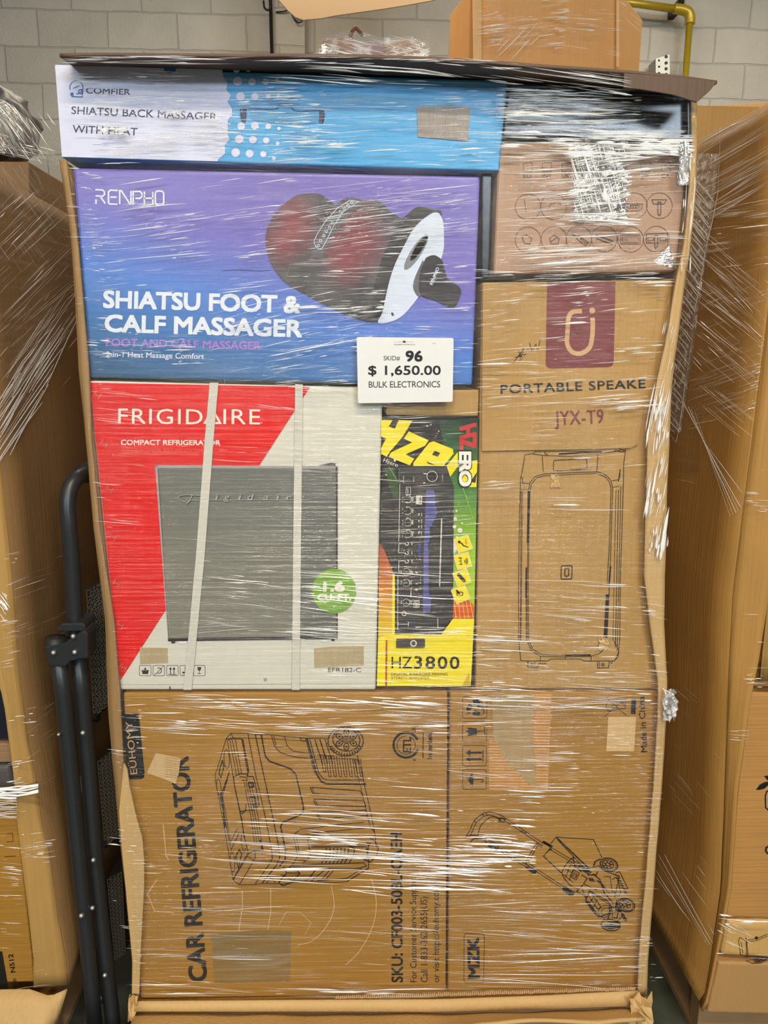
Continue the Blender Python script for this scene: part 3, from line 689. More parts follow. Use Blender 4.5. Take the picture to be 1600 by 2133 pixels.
pr.poly([(890, 528), (1155, 635), (1165, 700), (1030, 870), (610, 872), (605, 830), (830, 545)], YE)
pr.poly([(1230, 670), (1245, 850), (1120, 1022), (1070, 870)], YE); pr.poly([(1430, 800), (1498, 790), (1482, 1165), (1300, 1165), (1235, 1130)], YE)
pr.lay = 5
pr.poly([(905, 660), (980, 690), (945, 745), (865, 715)], NK); pr.poly([(790, 803), (915, 862), (810, 838)], NK); pr.poly([(1492, 955), (1400, 1090), (1470, 1105)], NK)
RD = ink('red_print', 190, 44, 40)
pr.text('HZ', (1262, 345), 330, 225, RD, -90, 0.05, 0.9, shear=-0.3)
pr.lay = 6; pr.text('ERO', (1245, 668), 490, 170, DK, -90, 0.09, 0.85); pr.lay = 7; pr.text('ERO', (1252, 680), 465, 160, ink('cream_print', 240, 236, 220), -90, 0.05, 0.9)
pr.lay = 6; CR = ink('cream_line', 214, 208, 192)
pr.text('Hzero', (185, 812), 215, 62, CR, -21, 0.0)
pr.stroke([(140, 1057), (460, 1080)], 0.9, CR); pr.stroke([(420, 1120), (405, 1920)], 1.0, CR); pr.stroke([(412, 890), (410, 1110)], 0.8, GR)
pr.disc(880, 1060, 98, NK); pr.disc(545, 1060, 46, NK)
pr.lay = 7; pr.ring(868, 1015, 72, 1.1, CR)
pr.text('POWER', (605, 1020), 75, 15, CR, -90); pr.text('MAIN VOL', (1005, 990), 100, 16, CR, -90); pr.text('ON OFF', (465, 1008), 100, 14, CR, -90, 0.02)
pr.stroke([(748, 975), (800, 982)], 2, CR); pr.stroke([(748, 1105), (772, 1105)], 2, CR)
pr.stroke(pr.rr([(508, 1165), (570, 1165), (570, 1270), (503, 1268)], 6), 0.9, CR, closed=True); pr.text('audio', (522, 1180), 75, 26, CR, -90)
for cy in (1330, 1492, 1652, 1812):
    pr.ring(527, cy, 55, 0.9, CR, a0=-110, a1=130); pr.disc(527, cy, 30, NK); pr.stroke([(600, cy-32), (598, cy+32)], 1.6, CR)
    pr.stroke([(462, cy-30), (460, cy-16)], 1.6, CR); pr.stroke([(458, cy+24), (458, cy+40)], 1.6, CR); pr.disc(515, cy-45, 7, CR)
pr.poly(pr.rr([(648, 1280), (732, 1280), (728, 1408), (642, 1402)], 10), CR); pr.lay = 8; pr.text('MP3', (688, 1292), 95, 30, NK, -90, 0.02); pr.lay = 7
for cy in (1545, 1635, 1715, 1800): pr.ring(678, cy, 10, 1.6, CR, a0=-100, a1=100); pr.stroke([(725, cy-25), (722, cy+25)], 1, CR)
for cy in (1950, 2080, 2197): pr.ring(518, cy, 22, 1.5, CR, a0=-80, a1=200); pr.stroke([(588, cy-20), (586, cy+20)], 1.5, CR)
pr.stroke([(490, 1950), (408, 1950), (402, 2075), (488, 2078)], 1.0, CR); pr.stroke([(488, 2190), (406, 2190), (402, 2335), (440, 2337)], 1.0, CR)
for cy in (2342, 2492, 2767): pr.ring(510, cy, 50, 0.9, CR, a0=-140, a1=150); pr.disc(510, cy, 6, CR); pr.stroke([(578, cy-30), (576, cy+30)], 1.2, CR); pr.stroke([(440, cy-25), (440, cy+25)], 1, CR)
for cy in (2340, 2497, 2580): pr.ring(655, cy, 12, 1.5, CR, a0=0, a1=180); pr.disc(702, cy, 6, CR)
pr.stroke([(393, 2385), (388, 3140)], 1.0, CR); pr.stroke([(575, 2600), (575, 2700)], 1.2, CR)
pr.stroke(pr.rr([(620, 2740), (686, 2740), (684, 2835), (612, 2835)], 5), 1.2, CR, closed=True); pr.text('USB', (632, 2752), 72, 40, CR, -90, 0.02)
pr.ring(480, 2920, 30, 1.6, CR); pr.stroke([(400, 3040), (400, 3085)], 1.2, CR); pr.stroke([(540, 3035), (538, 3100)], 1.4, CR); pr.stroke([(420, 3068), (520, 3068)], 1, CR); pr.stroke([(635, 3110), (715, 3110)], 1.6, CR); pr.stroke([(948, 2990), (948, 3120), (1040, 3123)], 1.1, CR)
PB = ink('violet_blue_bars', 84, 84, 150)
ws = [895, 905, 905, 915, 930, 942, 925, 895, 865, 835, 835, 832, 828, 812, 812] + [818]*10 + [830, 850, 850, 848, 840]
y = 1205
for k, xr_ in enumerate(ws):
    xl_ = 785-35*k/15 if k < 15 else 750
    h_ = 50
    if k >= 25: xl_ = 742
    pr.poly([(xl_, y), (xr_-(0 if k > 13 else 0), y), (xr_, y+h_), (xl_-1, y+h_)], PB); y += 57
rnd = random.Random(5)
y = 1600
while y < 2545:
    h_ = rnd.uniform(8, 26); pr.stroke([(1001-(y-1600)*0.03, y), (1001-(y+h_-1600)*0.03, y+h_)], 2.6, CR); y += h_+rnd.uniform(2, 5)
pr.text('Hzero', (672, 1965), 165, 42, ink('logo_deep_blue', 40, 80, 170), -90, 0.02)
for cx, cy, r in ((1208, 1495, 15), (1190, 1605, 26), (1284, 1668, 16), (1255, 1765, 36), (1180, 1715, 26), (350, 796, 14), (228, 993, 10), (800, 315, 12), (852, 295, 9), (960, 388, 9), (943, 418, 6), (925, 455, 6), (910, 482, 5), (1047, 508, 6), (608, 714, 8), (1238, 1402, 7), (1350, 1440, 6), (1410, 1240, 5), (1270, 1278, 5), (1300, 1190, 7), (1220, 1865, 20), (1385, 1325, 5), (1450, 1480, 5), (1310, 1565, 5), (1385, 1790, 5)):
    pr.disc(cx, cy, r, CR, n=14)
pr.poly([(1165, 1870), (1200, 1900), (1210, 2050), (1165, 2100)], CR)
pr.stroke([(1305, 1200), (1470, 1700)], 1.2, LM); pr.stroke([(270, 880), (370, 1060)], 0.8, LM)
for k in range(5): pr.stroke([(1155+k*60, 2560+k*50), (1200+k*60, 2990)], 1.0, YE)
for cx, cy, rot in ((1300, 1955, 18), (1295, 2190, 15), (1283, 2425, 20), (1265, 2655, 22)):
    def sq(h):
        c_, s_ = math.cos(math.radians(-rot)), math.sin(math.radians(-rot)); return [(cx+a_*c_-b_*s_, cy+a_*s_+b_*c_) for a_, b_ in ((-h, -h), (h, -h), (h, h), (-h, h))]
    pr.lay = 8; pr.poly(sq(108), CR); pr.lay = 9; pr.poly(sq(99), YE)
pr.lay = 10
pr.disc(1245, 1925, 20, NK); pr.stroke([(1250, 1930), (1290, 1955), (1300, 1975), (1370, 2000)], 2.4, NK); pr.text('MAIN', (1320, 1885), 75, 26, OL, -80)
pr.text('FM', (1235, 2145), 100, 42, NK, -82, 0.02)
for r_ in (28, 48, 66): pr.ring(1295, 2195, r_, 1.8, NK, a0=-40, a1=40)
pr.poly([(1215, 2370), (1245, 2355), (1335, 2455), (1335, 2480), (1300, 2485), (1215, 2395)], NK)
pr.poly([(1190, 2590), (1225, 2595), (1265, 2650), (1230, 2650)], NK); pr.stroke([(1215, 2625), (1210, 2665), (1290, 2670), (1295, 2630), (1270, 2620)], 1.8, NK, closed=True)
pr.poly(pr.rr([(370, 3268), (770, 3268), (768, 3400), (368, 3398)], 22), ink('remote_grey_print', 72, 64, 56)); pr.lay = 11; pr.ring(610, 3335, 38, 2.6, CR)
pr.lay = 6; pr.stroke([(235, 3290), (230, 3925)], 3.6, ink('rust_red_print', 176, 66, 22))
pr.poly([(1380, 3740), (1405, 3927), (1285, 3927)], ink('mustard_print', 206, 172, 24))
pr.text('HZ', (305, 3680), 285, 172, NK, 0, -0.008, 1.0); pr.text('3800', (620, 3680), 625, 175, NK, -0.5, 0.015, 1.15)
BR = ink('olive_brown_print', 110, 90, 20)
pr.text('DIGITAL KARAOKE MIXING', (300, 3780), 785, 44, BR, -0.3, -0.01); pr.text('STEREO AMPLIFIER', (300, 3832), 535, 40, BR, -0.3, -0.01)
pr.build('printed_artwork', B)

# ---- wall mount carton
K_MNT = kraft('greyed_kraft', rgb(180, 146, 120), var=0.05)
B = carton('wall_mount_carton', 'kraft carton with rows of circled tool symbols under clear tape at upper right', 'carton',
           [(1040, 296), (1437, 300), (1409, 566), (1028, 571)], 0.004, 0.45, K_MNT, 0.006)
pr = Print(0.004, (980, 260), 2.58); IK = ink('soft_brown_ink', 92, 66, 54)
pr.lay = 2
for x0, s_ in ((285, 'EU'), (388, 'INT'), (492, 'UK'), (918, 'JP'), (1028, 'CA')):
    pr.piece(); pr.stroke([(x0, 205), (x0+48, 202), (x0+48, 250), (x0, 250)], 0.9, IK, closed=True); pr.text(s_, (x0, 284), 42 if s_ != 'INT' else 48, 22, IK, 0.5, 0.0)
pr.stroke([(1070, 206), (1045, 215), (1052, 225), (1072, 232)], 1.0, IK)
for x0, y0 in ((310, 440), (447, 440), (882, 434), (1016, 434), (310, 618), (450, 615), (583, 612), (720, 612), (861, 615), (1000, 613)): pr.piece(); pr.ring(x0, y0, 69, 1.0, IK)
pr.stroke([(822, 425), (925, 425), (922, 450), (900, 462), (850, 463), (828, 450)], 1.1, IK, closed=True)
pr.stroke([(840, 445), (850, 432), (905, 432), (915, 440)], 1.0, IK)
for xx in (855, 868, 882, 896): pr.ring(xx, 440, 8, 0.9, IK)
pr.stroke([(975, 402), (1055, 402), (1042, 425), (985, 425)], 1.4, IK, closed=True); pr.stroke([(1008, 415), (1024, 415), (1024, 475), (1016, 488), (1008, 475)], 2.0, IK, closed=True)
pr.stroke([(548, 590), (580, 602)], 2.5, IK); pr.stroke([(580, 596), (635, 632), (620, 650), (572, 612)], 1.8, IK, closed=True); pr.stroke([(590, 610), (625, 640)], 1.4, IK)
pr.stroke([(675, 592), (768, 625)], 3.0, IK); pr.stroke([(678, 612), (765, 642)], 3.0, IK)
pr.stroke([(808, 592), (912, 592), (912, 640), (808, 640)], 1.2, IK, closed=True); pr.stroke([(818, 602), (902, 602), (902, 632), (818, 632)], 0.9, IK, closed=True)
pr.stroke([(946, 585), (1060, 583), (1060, 632), (946, 634)], 1.8, IK, closed=True); pr.stroke([(955, 605), (985, 600), (985, 620), (955, 624)], 1.4, IK, closed=True); pr.stroke([(1020, 605), (1052, 603), (1052, 622), (1020, 622)], 1.4, IK, closed=True); pr.stroke([(990, 595), (1008, 595), (1006, 655), (996, 664), (992, 655)], 1.6, IK, closed=True)
pr.stroke([(278, 600), (300, 590), (330, 610), (320, 640), (290, 635)], 1.6, IK, closed=True); pr.stroke([(425, 610), (450, 592), (478, 612), (470, 640), (435, 640)], 1.4, IK, closed=True); pr.stroke([(430, 630), (470, 600)], 1.6, IK)
pr.stroke([(420, 460), (430, 425), (470, 415), (490, 430)], 1.0, IK); pr.stroke([(290, 400), (300, 470)], 1.2, IK)
pr.build('printed_symbols', B)
TAPE = film('clear_packing_tape', 0.4, 0.14, 26, 30, 1.0, 0.3, rough=0.1)
crumple('packing_tape', (1252, 372), -0.002, 110, 170, TAPE, B, 3, 0.003, 16)
crumple('packing_tape', (1424, 340), -0.001, 24, 90, TAPE, B, 8, 0.002, 9)
slab('tape_corner', [(1395, 512), (1411, 562), (1360, 546)], 0.0025, 0.0006, TAPE, B)
slab('label_sticker', [(1190, 563), (1226, 562), (1224, 568), (1188, 569)], 0.003, 0.0006, LT, B)

# ---- portable speaker carton
B = carton('speaker_carton', 'tall kraft portable speaker carton with maroon logo and speaker outline', 'carton',
           [(1004, 588), (1402, 582), (1374, 1436), (990, 1436)], 0.004, 0.45, K_MID, 0.005)
slab('top_flap', [(1006, 591), (1374, 587), (1347, 800), (1330, 925), (1312, 934), (1004, 940)], -0.001, 0.003, K_MID, B, 0.0005)
MAR = ink('maroon_print', 122, 52, 52); TN = ink('bare_board_line', 200, 160, 112)
pr = Print(-0.001, (980, 560), 2.58)
pr.poly([(412, 70), (780, 68)]+pr.rr([(780, 68), (770, 528), (404, 536), (412, 70)], 34)[6:18], MAR)
pr.lay = 2
pr.stroke([(600, 228), (550, 232), (528, 262), (522, 340), (520, 400), (545, 445), (590, 455), (635, 430), (652, 385), (658, 300), (655, 262)], 9.5, TN, sm=True); pr.disc(655, 224, 16, TN)
pr.build('printed_logo', B, label='maroon panel with looped U mark')
pr = Print(-0.001, (980, 560), 2.58); pr.lay = 2
pr.text('PORTABLE SPEAKE', (164, 671), 778, 50, CHAR, 2.3, 0.015, 1.08); pr.text('JYX-T9', (455, 840), 262, 78, MAR, 2.6, 0.01, 1.1)
pr.stroke([(318, 398), (330, 440), (352, 405), (362, 440), (375, 380)], 1.3, BLACK); pr.disc(310, 432, 3, BLACK)
pr.stroke([(235, 498), (290, 425), (262, 468), (300, 455), (262, 500), (285, 440)], 1.4, BLACK); pr.stroke([(258, 440), (275, 470), (240, 475)], 1.2, BLACK)
pr.build('printed_lettering', B)
pr = Print(0.004, (990, 900), 3.902); pr.lay = 2
def L(pts, w=1.0, **k): pr.stroke(pts, w*1.4, INK, **k)
L([(405, 185), (385, 300), (368, 390), (360, 700), (352, 1300), (355, 1700), (370, 1855), (395, 1860), (590, 1860), (615, 1845), (860, 1845), (890, 1862), (1130, 1860), (1160, 1830), (1175, 1700), (1180, 1200), (1200, 600), (1208, 260), (1222, 150), (1218, 122), (1150, 120), (830, 135), (500, 150), (470, 175), (405, 185)], 1.0)
L([(470, 178), (560, 190), (775, 198), (1010, 180), (1180, 150)], 1.0); L([(545, 195), (555, 325)], 1); L([(1000, 180), (988, 318)], 1)
L([(490, 162), (700, 155), (1030, 160)], 0.8); L([(680, 178), (1030, 158)], 2.2); L([(1150, 128), (1210, 150), (1200, 160), (1130, 150)], 1.2, sm=True); L([(565, 160), (570, 180), (590, 180)], 1)
L(pr.rr([(638, 230), (908, 215), (908, 300), (636, 315)], 18), 1.1, closed=True)
inn = pr.rr([(440, 338), (700, 345), (1115, 320), (1118, 560), (1075, 1830), (420, 1812), (425, 1300), (440, 700)], 110)
L([(560, 340), (990, 322), (1060, 345), (1105, 395), (1118, 460), (1105, 900), (1085, 1400), (1070, 1700), (1055, 1760), (1010, 1800), (940, 1822), (735, 1828), (530, 1822), (460, 1780), (425, 1700), (422, 1300), (430, 700), (432, 480), (445, 410), (490, 360)], 1.0, closed=True)
L([(555, 355), (985, 336), (1050, 358), (1092, 405), (1104, 462), (1092, 900), (1072, 1250)], 1.0); L([(555, 355), (500, 375), (458, 420), (446, 485), (440, 700), (432, 1300), (436, 1690), (470, 1765), (535, 1808), (735, 1815), (940, 1808)], 1.0)
L([(436, 480), (428, 900)], 3.2); L([(418, 1100), (414, 1350)], 3.0); L([(414, 1350), (416, 1700)], 1.2); L([(1100, 1090), (1088, 1250)], 2.4); L([(1075, 1320), (1055, 1680)], 4.5)
L([(374, 480), (368, 1700)], 1.0); L([(384, 480), (377, 1300), (372, 1700)], 0.7); L([(1165, 470), (1140, 1750)], 1.0); L([(1185, 440), (1155, 1780)], 0.9); L([(1145, 470), (1120, 1700)], 0.7)
L([(372, 370), (385, 372), (385, 415), (440, 420)], 1.0); L([(372, 470), (430, 470)], 1.0); L([(1115, 395), (1170, 385), (1180, 340)], 1.0); L([(1118, 450), (1170, 440)], 0.8); L([(358, 1700), (410, 1705)], 1.0)
L([(735, 1800), (735, 1845)], 1.0); L([(530, 1822), (530, 1858)], 1.0); L([(942, 1820), (942, 1862)], 1.0); L([(740, 1815), (940, 1812)], 2.6)
L([(428, 1862), (428, 1912), (505, 1918), (518, 1880), (580, 1880)], 1.1); L([(485, 1865), (485, 1915)], 0.9); L([(995, 1865), (995, 1918), (1085, 1915), (1090, 1862)], 1.1); L([(1010, 1868), (1010, 1912)], 0.8); L([(1095, 1870), (1110, 1880), (1115, 1862)], 1)
for cx in (464, 1038): pr.ring(cx, 1890, 12, 1.1, INK); pr.disc(cx, 1890, 5, INK)
L(pr.rr([(700, 1087), (788, 1085), (786, 1195), (698, 1195)], 14), 1.5, closed=True); L([(730, 1112), (755, 1108), (762, 1108), (760, 1165), (740, 1175), (728, 1160), (730, 1112)], 1.6)
L([(1130, 1700), (1170, 1780), (1140, 1850)], 1.0); L([(1180, 300), (1165, 400)], 1.4)
pr.build('printed_illustration', B, label='line drawing of a tall portable speaker')
DENT = ink('scuffed_board', 212, 176, 130)
crumple('torn_scuff', (1156, 1002), 0.002, 18, 26, K_PALE, B, 11, 0.003, 6)
crumple('torn_scuff', (1258, 1340), 0.002, 20, 24, K_PALE, B, 12, 0.003, 6)

# ---- car refrigerator carton
B = carton('car_refrigerator_carton', 'large kraft car refrigerator carton lying on its side at lower left', 'carton',
           [(256, 1444), (933, 1443), (929, 2072), (292, 2081)], 0.0, 0.55, K_DEEP, 0.005)
pr = Print(0); pr.lay = 2
pr.poly([(254, 1487), (289, 1487), (301, 1608), (300, 1620), (294, 1623), (268, 1624)], CHAR); pr.lay = 3
pr.text('E\u00dcHOMY', (286, 1612), 110, 15, ink('bare_kraft_letter', 190, 150, 104), 95.5, 0.0, 1.05)
pr.lay = 2; pr.text('CAR REFRIGERATOR', (431, 2042), 468, 38, CHAR, 94.9, 0.03, 1.0)
pr.text('SKU: CF003-50BL-CAEH', (839, 2046), 311, 24, CHAR, 90.4, 0.022, 1.0)
pr.text('For Customer Service Support', (868, 2046), 219, 14, CHAR, 90.4, 0.0); pr.text('Call 1-833-362-2655(US)', (891, 2046), 178, 15, CHAR, 90.4, 0.0); pr.text('or visit https://euhomy.com', (915, 2046), 201, 14, CHAR, 90.4, 0.0)
pr.text('Intertek', (900, 1581), 55, 11, CHAR, 90, 0.02); pr.stroke([(882, 1526), (881, 1580)], 2, CHAR)
pr.ring(846, 1552, 26, 5, CHAR, a0=20, a1=335); pr.ring(846, 1552, 19, 1.5, CHAR); pr.text('ETL', (856, 1567), 32, 17, CHAR, 90, 0.03)
pr.text('c', (866, 1585), 6, 8, CHAR, 90, 0.02); pr.text('US', (866, 1526), 13, 8, CHAR, 90, 0.02)
pr.build('printed_lettering', B)
pr = Print(0, (440, 1490), 4.706); pr.lay = 2
L([(190, 178), (365, 180), (430, 186), (540, 188), (590, 190), (720, 208), (860, 215), (900, 222), (1135, 228)], 1)
L([(190, 178), (150, 225), (120, 320), (60, 520), (38, 580), (40, 640), (85, 860), (120, 1050), (215, 1615), (275, 1662), (430, 1660), (500, 1648), (690, 1652), (780, 1640), (960, 1630), (1200, 1640), (1330, 1632)], 1)
L([(215, 218), (450, 226), (850, 246), (920, 250)], 0.9); L([(190, 178), (215, 215), (160, 238), (150, 225)], 1.2); L([(165, 245), (215, 228), (300, 232), (360, 570), (350, 600)], 1.4); L([(205, 235), (275, 590)], 1); L([(235, 235), (300, 580)], 1); L([(310, 235), (370, 560)], 1.6)
L([(360, 182), (430, 560), (520, 950), (590, 1300), (600, 1400), (570, 1460), (430, 1655)], 1.3); L([(432, 186), (500, 520), (600, 980), (660, 1280), (672, 1390), (640, 1470), (500, 1645)], 1.6)
L([(490, 190), (530, 400), (570, 450), (780, 525), (830, 580), (905, 900), (900, 950), (860, 985), (700, 1050), (680, 1090), (730, 1330), (725, 1410), (670, 1480)], 2.2)
L([(590, 195), (625, 315), (680, 365), (800, 405), (1000, 430), (1260, 425), (1420, 430), (1450, 450)], 1.1); L([(720, 210), (745, 300), (800, 350), (960, 375), (1200, 400)], 1.1); L([(612, 200), (640, 318), (745, 300)], 1)
L([(870, 218), (885, 245), (910, 255), (935, 240)], 1.4)
L([(940, 228), (1030, 570), (1080, 650), (1130, 672), (1520, 675)], 2.6); L([(965, 230), (1050, 560), (1095, 620), (1140, 635), (1500, 632)], 1.4); L([(925, 222), (1010, 560)], 1)
for k in range(8):
    x0 = 1010+k*52; yb = 555 if k == 0 else 598
    L([(x0+62+k*0, 380+k*6), (x0+90, yb), (x0+115, yb+2), (x0+88, 385+k*6)], 1.1)
for k in range(3): L([(1015+k*50, 235), (1090+k*50, 470)], 1.6)
L([(1065, 232), (1120, 420)], 1.2)
wheel = [(1318+(172+ (5 if i % 2 else -4))*math.cos(i*math.pi/26), 255+(142+(5 if i % 2 else -4))*math.sin(i*math.pi/26)) for i in range(52)]
L(wheel, 1.6, closed=True); pr.ring(1325, 240, 135, 1.6, INK, 112, 8); pr.ring(1325, 240, 128, 0.8, INK, 106, 8)
for k in range(6):
    a_ = math.radians(k*60-90); cx, cy = 1325+80*math.cos(a_), 240+68*math.sin(a_)
    L(pr.ell(cx, cy, 34, 24, math.degrees(a_)), 1.6, closed=True); pr.disc(cx, cy, 14, INK, 9, math.degrees(a_))
pr.ring(1325, 240, 32, 1.4, INK); pr.ring(1325, 240, 18, 1.2, INK); pr.disc(1325, 240, 8, INK)
for k in range(14):
    a_ = math.radians(20+k*10.5); L([(1318+140*math.cos(a_), 258+112*math.sin(a_)), (1318+162*math.cos(a_+.05), 262+134*math.sin(a_+.05))], 2.0)
for a_, b_, c_, d_ in ((970, 705, 1465, 742), (1000, 822, 1495, 836), (1030, 955, 1515, 930)):
    L(pr.rr([(a_, b_), (c_, d_), (c_+25, d_+58 if a_ < 1030 else d_+52), (a_+25, b_+60)], 12), 1.4, closed=True); L([(a_+22, b_+5), (a_+40, b_+58)], 1)
L([(1430, 390), (1450, 450), (1530, 800), (1600, 1130), (1620, 1300)], 1.2); L([(1400, 430), (1480, 760), (1560, 1100)], 1)
L([(810, 1195), (820, 1160), (880, 1115), (1040, 1100), (1200, 1075), (1500, 1050)], 1.2); L([(860, 1180), (1000, 1150), (1250, 1130), (1560, 1100)], 1.1)
L([(810, 1195), (850, 1380), (790, 1470)], 1.2); L([(835, 1190), (868, 1370)], 1); L([(945, 1210), (975, 1380), (900, 1450)], 1.2); L([(945, 1210), (990, 1180), (1060, 1175)], 1.2)
L([(980, 1290), (1370, 1290), (1410, 1310), (1390, 1390), (1350, 1450)], 1.6); 
for k in range(7): L([(1130+k*36, 1300), (1125+k*36, 1385), (1080+k*38, 1450)], 1.6)
L([(780, 1475), (1040, 1460), (1500, 1445), (1520, 1480), (1440, 1500), (800, 1512), (760, 1500), (780, 1475)], 1.4)
L([(640, 1440), (980, 1415), (1340, 1405)], 1); L([(400, 1430), (640, 1432)], 0.8)
L([(1350, 1285), (1520, 1290), (1545, 1440), (1540, 1500), (1330, 1630)], 1.5); L([(1040, 1620), (1330, 1600), (1480, 1500), (1120, 1510), (980, 1625)], 1.3); L([(1090, 1600), (1160, 1520)], 1.2); L([(1130, 1600), (1200, 1520)], 1.2)
L([(660, 1640), (740, 1545), (870, 1548), (790, 1640), (700, 1670), (660, 1640)], 1.8); L([(680, 1560), (840, 1640)], 1); L([(740, 1545), (700, 1490), (840, 1520), (870, 1548)], 1.4); L([(540, 1645), (590, 1590), (630, 1640)], 1.3)
L([(870, 1590), (970, 1590), (1020, 1520)], 1.2); L([(820, 1620), (930, 1625), (1040, 1500)], 1)
L([(1520, 1250), (1560, 1255), (1540, 1280), (1530, 1400), (1500, 1415), (1560, 1440)], 2.0)
L([(1540, 1190), (1600, 1230), (1640, 1300), (1620, 1380), (1560, 1440)], 1.3); L([(1560, 1100), (1600, 1140)], 1.3)
L([(178, 555), (90, 800), (195, 1320), (275, 1150)], 1.6); L([(165, 610), (110, 790), (190, 1240), (255, 1110)], 1.2); L([(105, 780), (135, 1100)], 2.0)
pr.ring(152, 428, 26, 1.4, INK, 92, -3); pr.ring(74, 700, 20, 1.4, INK, 82, -6); pr.ring(208, 1440, 22, 1.4, INK, 96, -4)
L([(110, 440), (125, 500), (95, 615), (75, 560), (110, 440)], 1.8); L([(240, 1380), (275, 1320), (300, 1360), (265, 1500), (240, 1380)], 2.0)
L([(218, 605), (280, 572), (360, 576), (355, 600)], 1.4); L([(218, 605), (230, 700), (300, 1020), (320, 1180), (360, 1330)], 1.3); L([(275, 600), (350, 610), (350, 640), (300, 640)], 1.3); L([(360, 600), (410, 600), (425, 640), (470, 880), (440, 905), (400, 880)], 1.4)
for dx in (0, 22, 45, 70): L([(320+dx, 650), (390+dx, 1000), (430+dx, 1280)], 1.0)
L([(365, 660), (410, 660), (415, 700), (375, 710), (365, 660)], 2.2); L([(380, 800), (425, 800), (440, 880), (395, 880)], 2.6); L([(280, 945), (340, 935), (300, 965)], 2); L([(345, 870), (335, 930), (430, 930)], 1.3)
L([(160, 250), (230, 700), (330, 1200)], 1); L([(185, 250), (250, 600)], 0.9); L([(300, 1160), (290, 1240), (320, 1350), (340, 1300)], 1.2)
L([(215, 1615), (370, 1350), (430, 1325), (510, 1320), (490, 1240)], 1.5); L([(215, 1600), (360, 1340)], 0.9); L([(275, 1662), (410, 1440), (430, 1400), (430, 1330)], 1.3); L([(360, 1385), (415, 1420)], 1); L([(480, 1220), (500, 1320)], 2.2)
pr.build('printed_illustration', B, label='line drawing of a wheeled cooler')
pr = Print(0); pr.lay = 1; FN = ink('faint_pale_line', 206, 168, 118)
pr.stroke([(340, 1717), (346, 1782), (351, 1791)], 2.2, FN); pr.piece(); pr.stroke([(327, 1832), (307, 1862), (322, 1898), (362, 1901)], 2, FN, sm=False)
pr.piece(); pr.stroke([(505, 1855), (505, 1890), (497, 1940)], 1.8, FN); pr.piece(); pr.stroke([(564, 1850), (564, 1900), (558, 1936)], 1.8, FN); pr.piece(); pr.stroke([(690, 1845), (696, 1890), (680, 1930), (650, 1960), (620, 1968)], 1.8, FN, sm=True); pr.piece(); pr.stroke([(774, 1830), (784, 1880), (776, 1930), (750, 1980), (720, 2010)], 1.8, FN, sm=True)
pr.piece(); pr.stroke([(582, 1925), (596, 1900), (625, 1900), (648, 1922), (635, 1948)], 1.2, FN)
pr.build('printed_rings', B)
TP1 = kraft('scuffed_pale_board', rgb(204, 170, 122), 0.5, 0.5)
slab('torn_patch', [(324, 1569), (345, 1573), (376, 1580), (372, 1612), (366, 1633), (340, 1622), (306, 1610)], -0.0012, 0.0008, TP1, B, label='torn pale patch over the last letters')
MT = film('matte_tape', 0.10, 0.05, 4, 40, 0.3, 0, (0.93, 0.95, 0.85, 1), 0.3)
slab('tape_patch', [(439, 1947), (530, 1938), (607, 1939), (604, 2045), (447, 2050)], -0.0012, 0.0006, MT, B, label='square of clear tape')
pr = Print(-0.0014)
for k in range(9): pr.stroke([(344, 1577+k*5), (374, 1582+k*5)], 0.8, K_DEEP)
pr.build('exposed_flutes', B)

# ---- lawn mower carton
B = carton('lawn_mower_carton', 'large kraft lawn mower carton at lower right with handling symbols and a torn panel', 'carton',
           [(937, 1443), (1386, 1441), (1331, 2062), (933, 2072)], 0.0, 0.55, K_DEEP, 0.005)
pr = Print(0, (920, 1420), 3.2); pr.lay = 2
for a_, b_, c_, d_ in ((140, 100, 302, 243), (140, 267, 301, 404), (140, 426, 299, 562), (140, 585, 298, 718)): pr.piece(); pr.stroke(pr.rr([(a_, b_), (c_, b_), (c_, d_), (a_, d_)], 16), 1.1, INK, closed=True)
pr.poly([(205, 122), (250, 118), (268, 172), (240, 175), (232, 150), (215, 152)], CHAR); pr.poly([(165, 170), (190, 140), (207, 165), (192, 190), (168, 195)], CHAR); pr.poly([(205, 200), (225, 190), (262, 205), (250, 228), (210, 222)], CHAR)
pr.stroke([(165, 215), (185, 205), (195, 213)], 1.6, CHAR); pr.stroke([(270, 160), (285, 205), (262, 228)], 1.6, CHAR); pr.stroke([(235, 120), (262, 130), (272, 150)], 1.6, CHAR)
pr.poly([(170, 305), (232, 310), (238, 335), (228, 358), (170, 362), (185, 345), (158, 330), (180, 322)], CHAR); pr.stroke([(236, 332), (285, 330)], 2.0, CHAR); pr.stroke([(286, 302), (288, 360)], 1.8, CHAR)
for yy in (473, 516): pr.stroke([(180, yy), (268, yy)], 4.5, CHAR); pr.poly([(192, yy-22), (160, yy), (192, yy+20)], CHAR)
pr.stroke([(276, 455), (276, 535)], 2.0, CHAR)
pr.poly(smooth2([(205, 605), (180, 650), (205, 698), (212, 650)], 5, True), CHAR); pr.stroke([(210, 652), (270, 652), (277, 662), (262, 670)], 1.6, CHAR, sm=True)
for d in (0, 16, 32): pr.stroke([(158+d/2, 622+d), (168+d/2, 628+d)], 1.6, CHAR)
pr.piece(); pr.stroke([(1095, 103), (1232, 225)], 1.2, CHAR); pr.stroke([(1085, 232), (1238, 105)], 1.2, CHAR); pr.stroke([(1110, 125), (1200, 135), (1225, 150), (1225, 178), (1110, 195), (1098, 160), (1110, 125)], 1.4, CHAR); pr.ring(1216, 142, 12, 1.2, CHAR); pr.stroke([(1140, 135), (1145, 190)], 1, CHAR); pr.stroke([(1165, 138), (1170, 186)], 1, CHAR)
pr.poly([(1267, 113), (1297, 113), (1292, 216), (1262, 214)], CHAR)
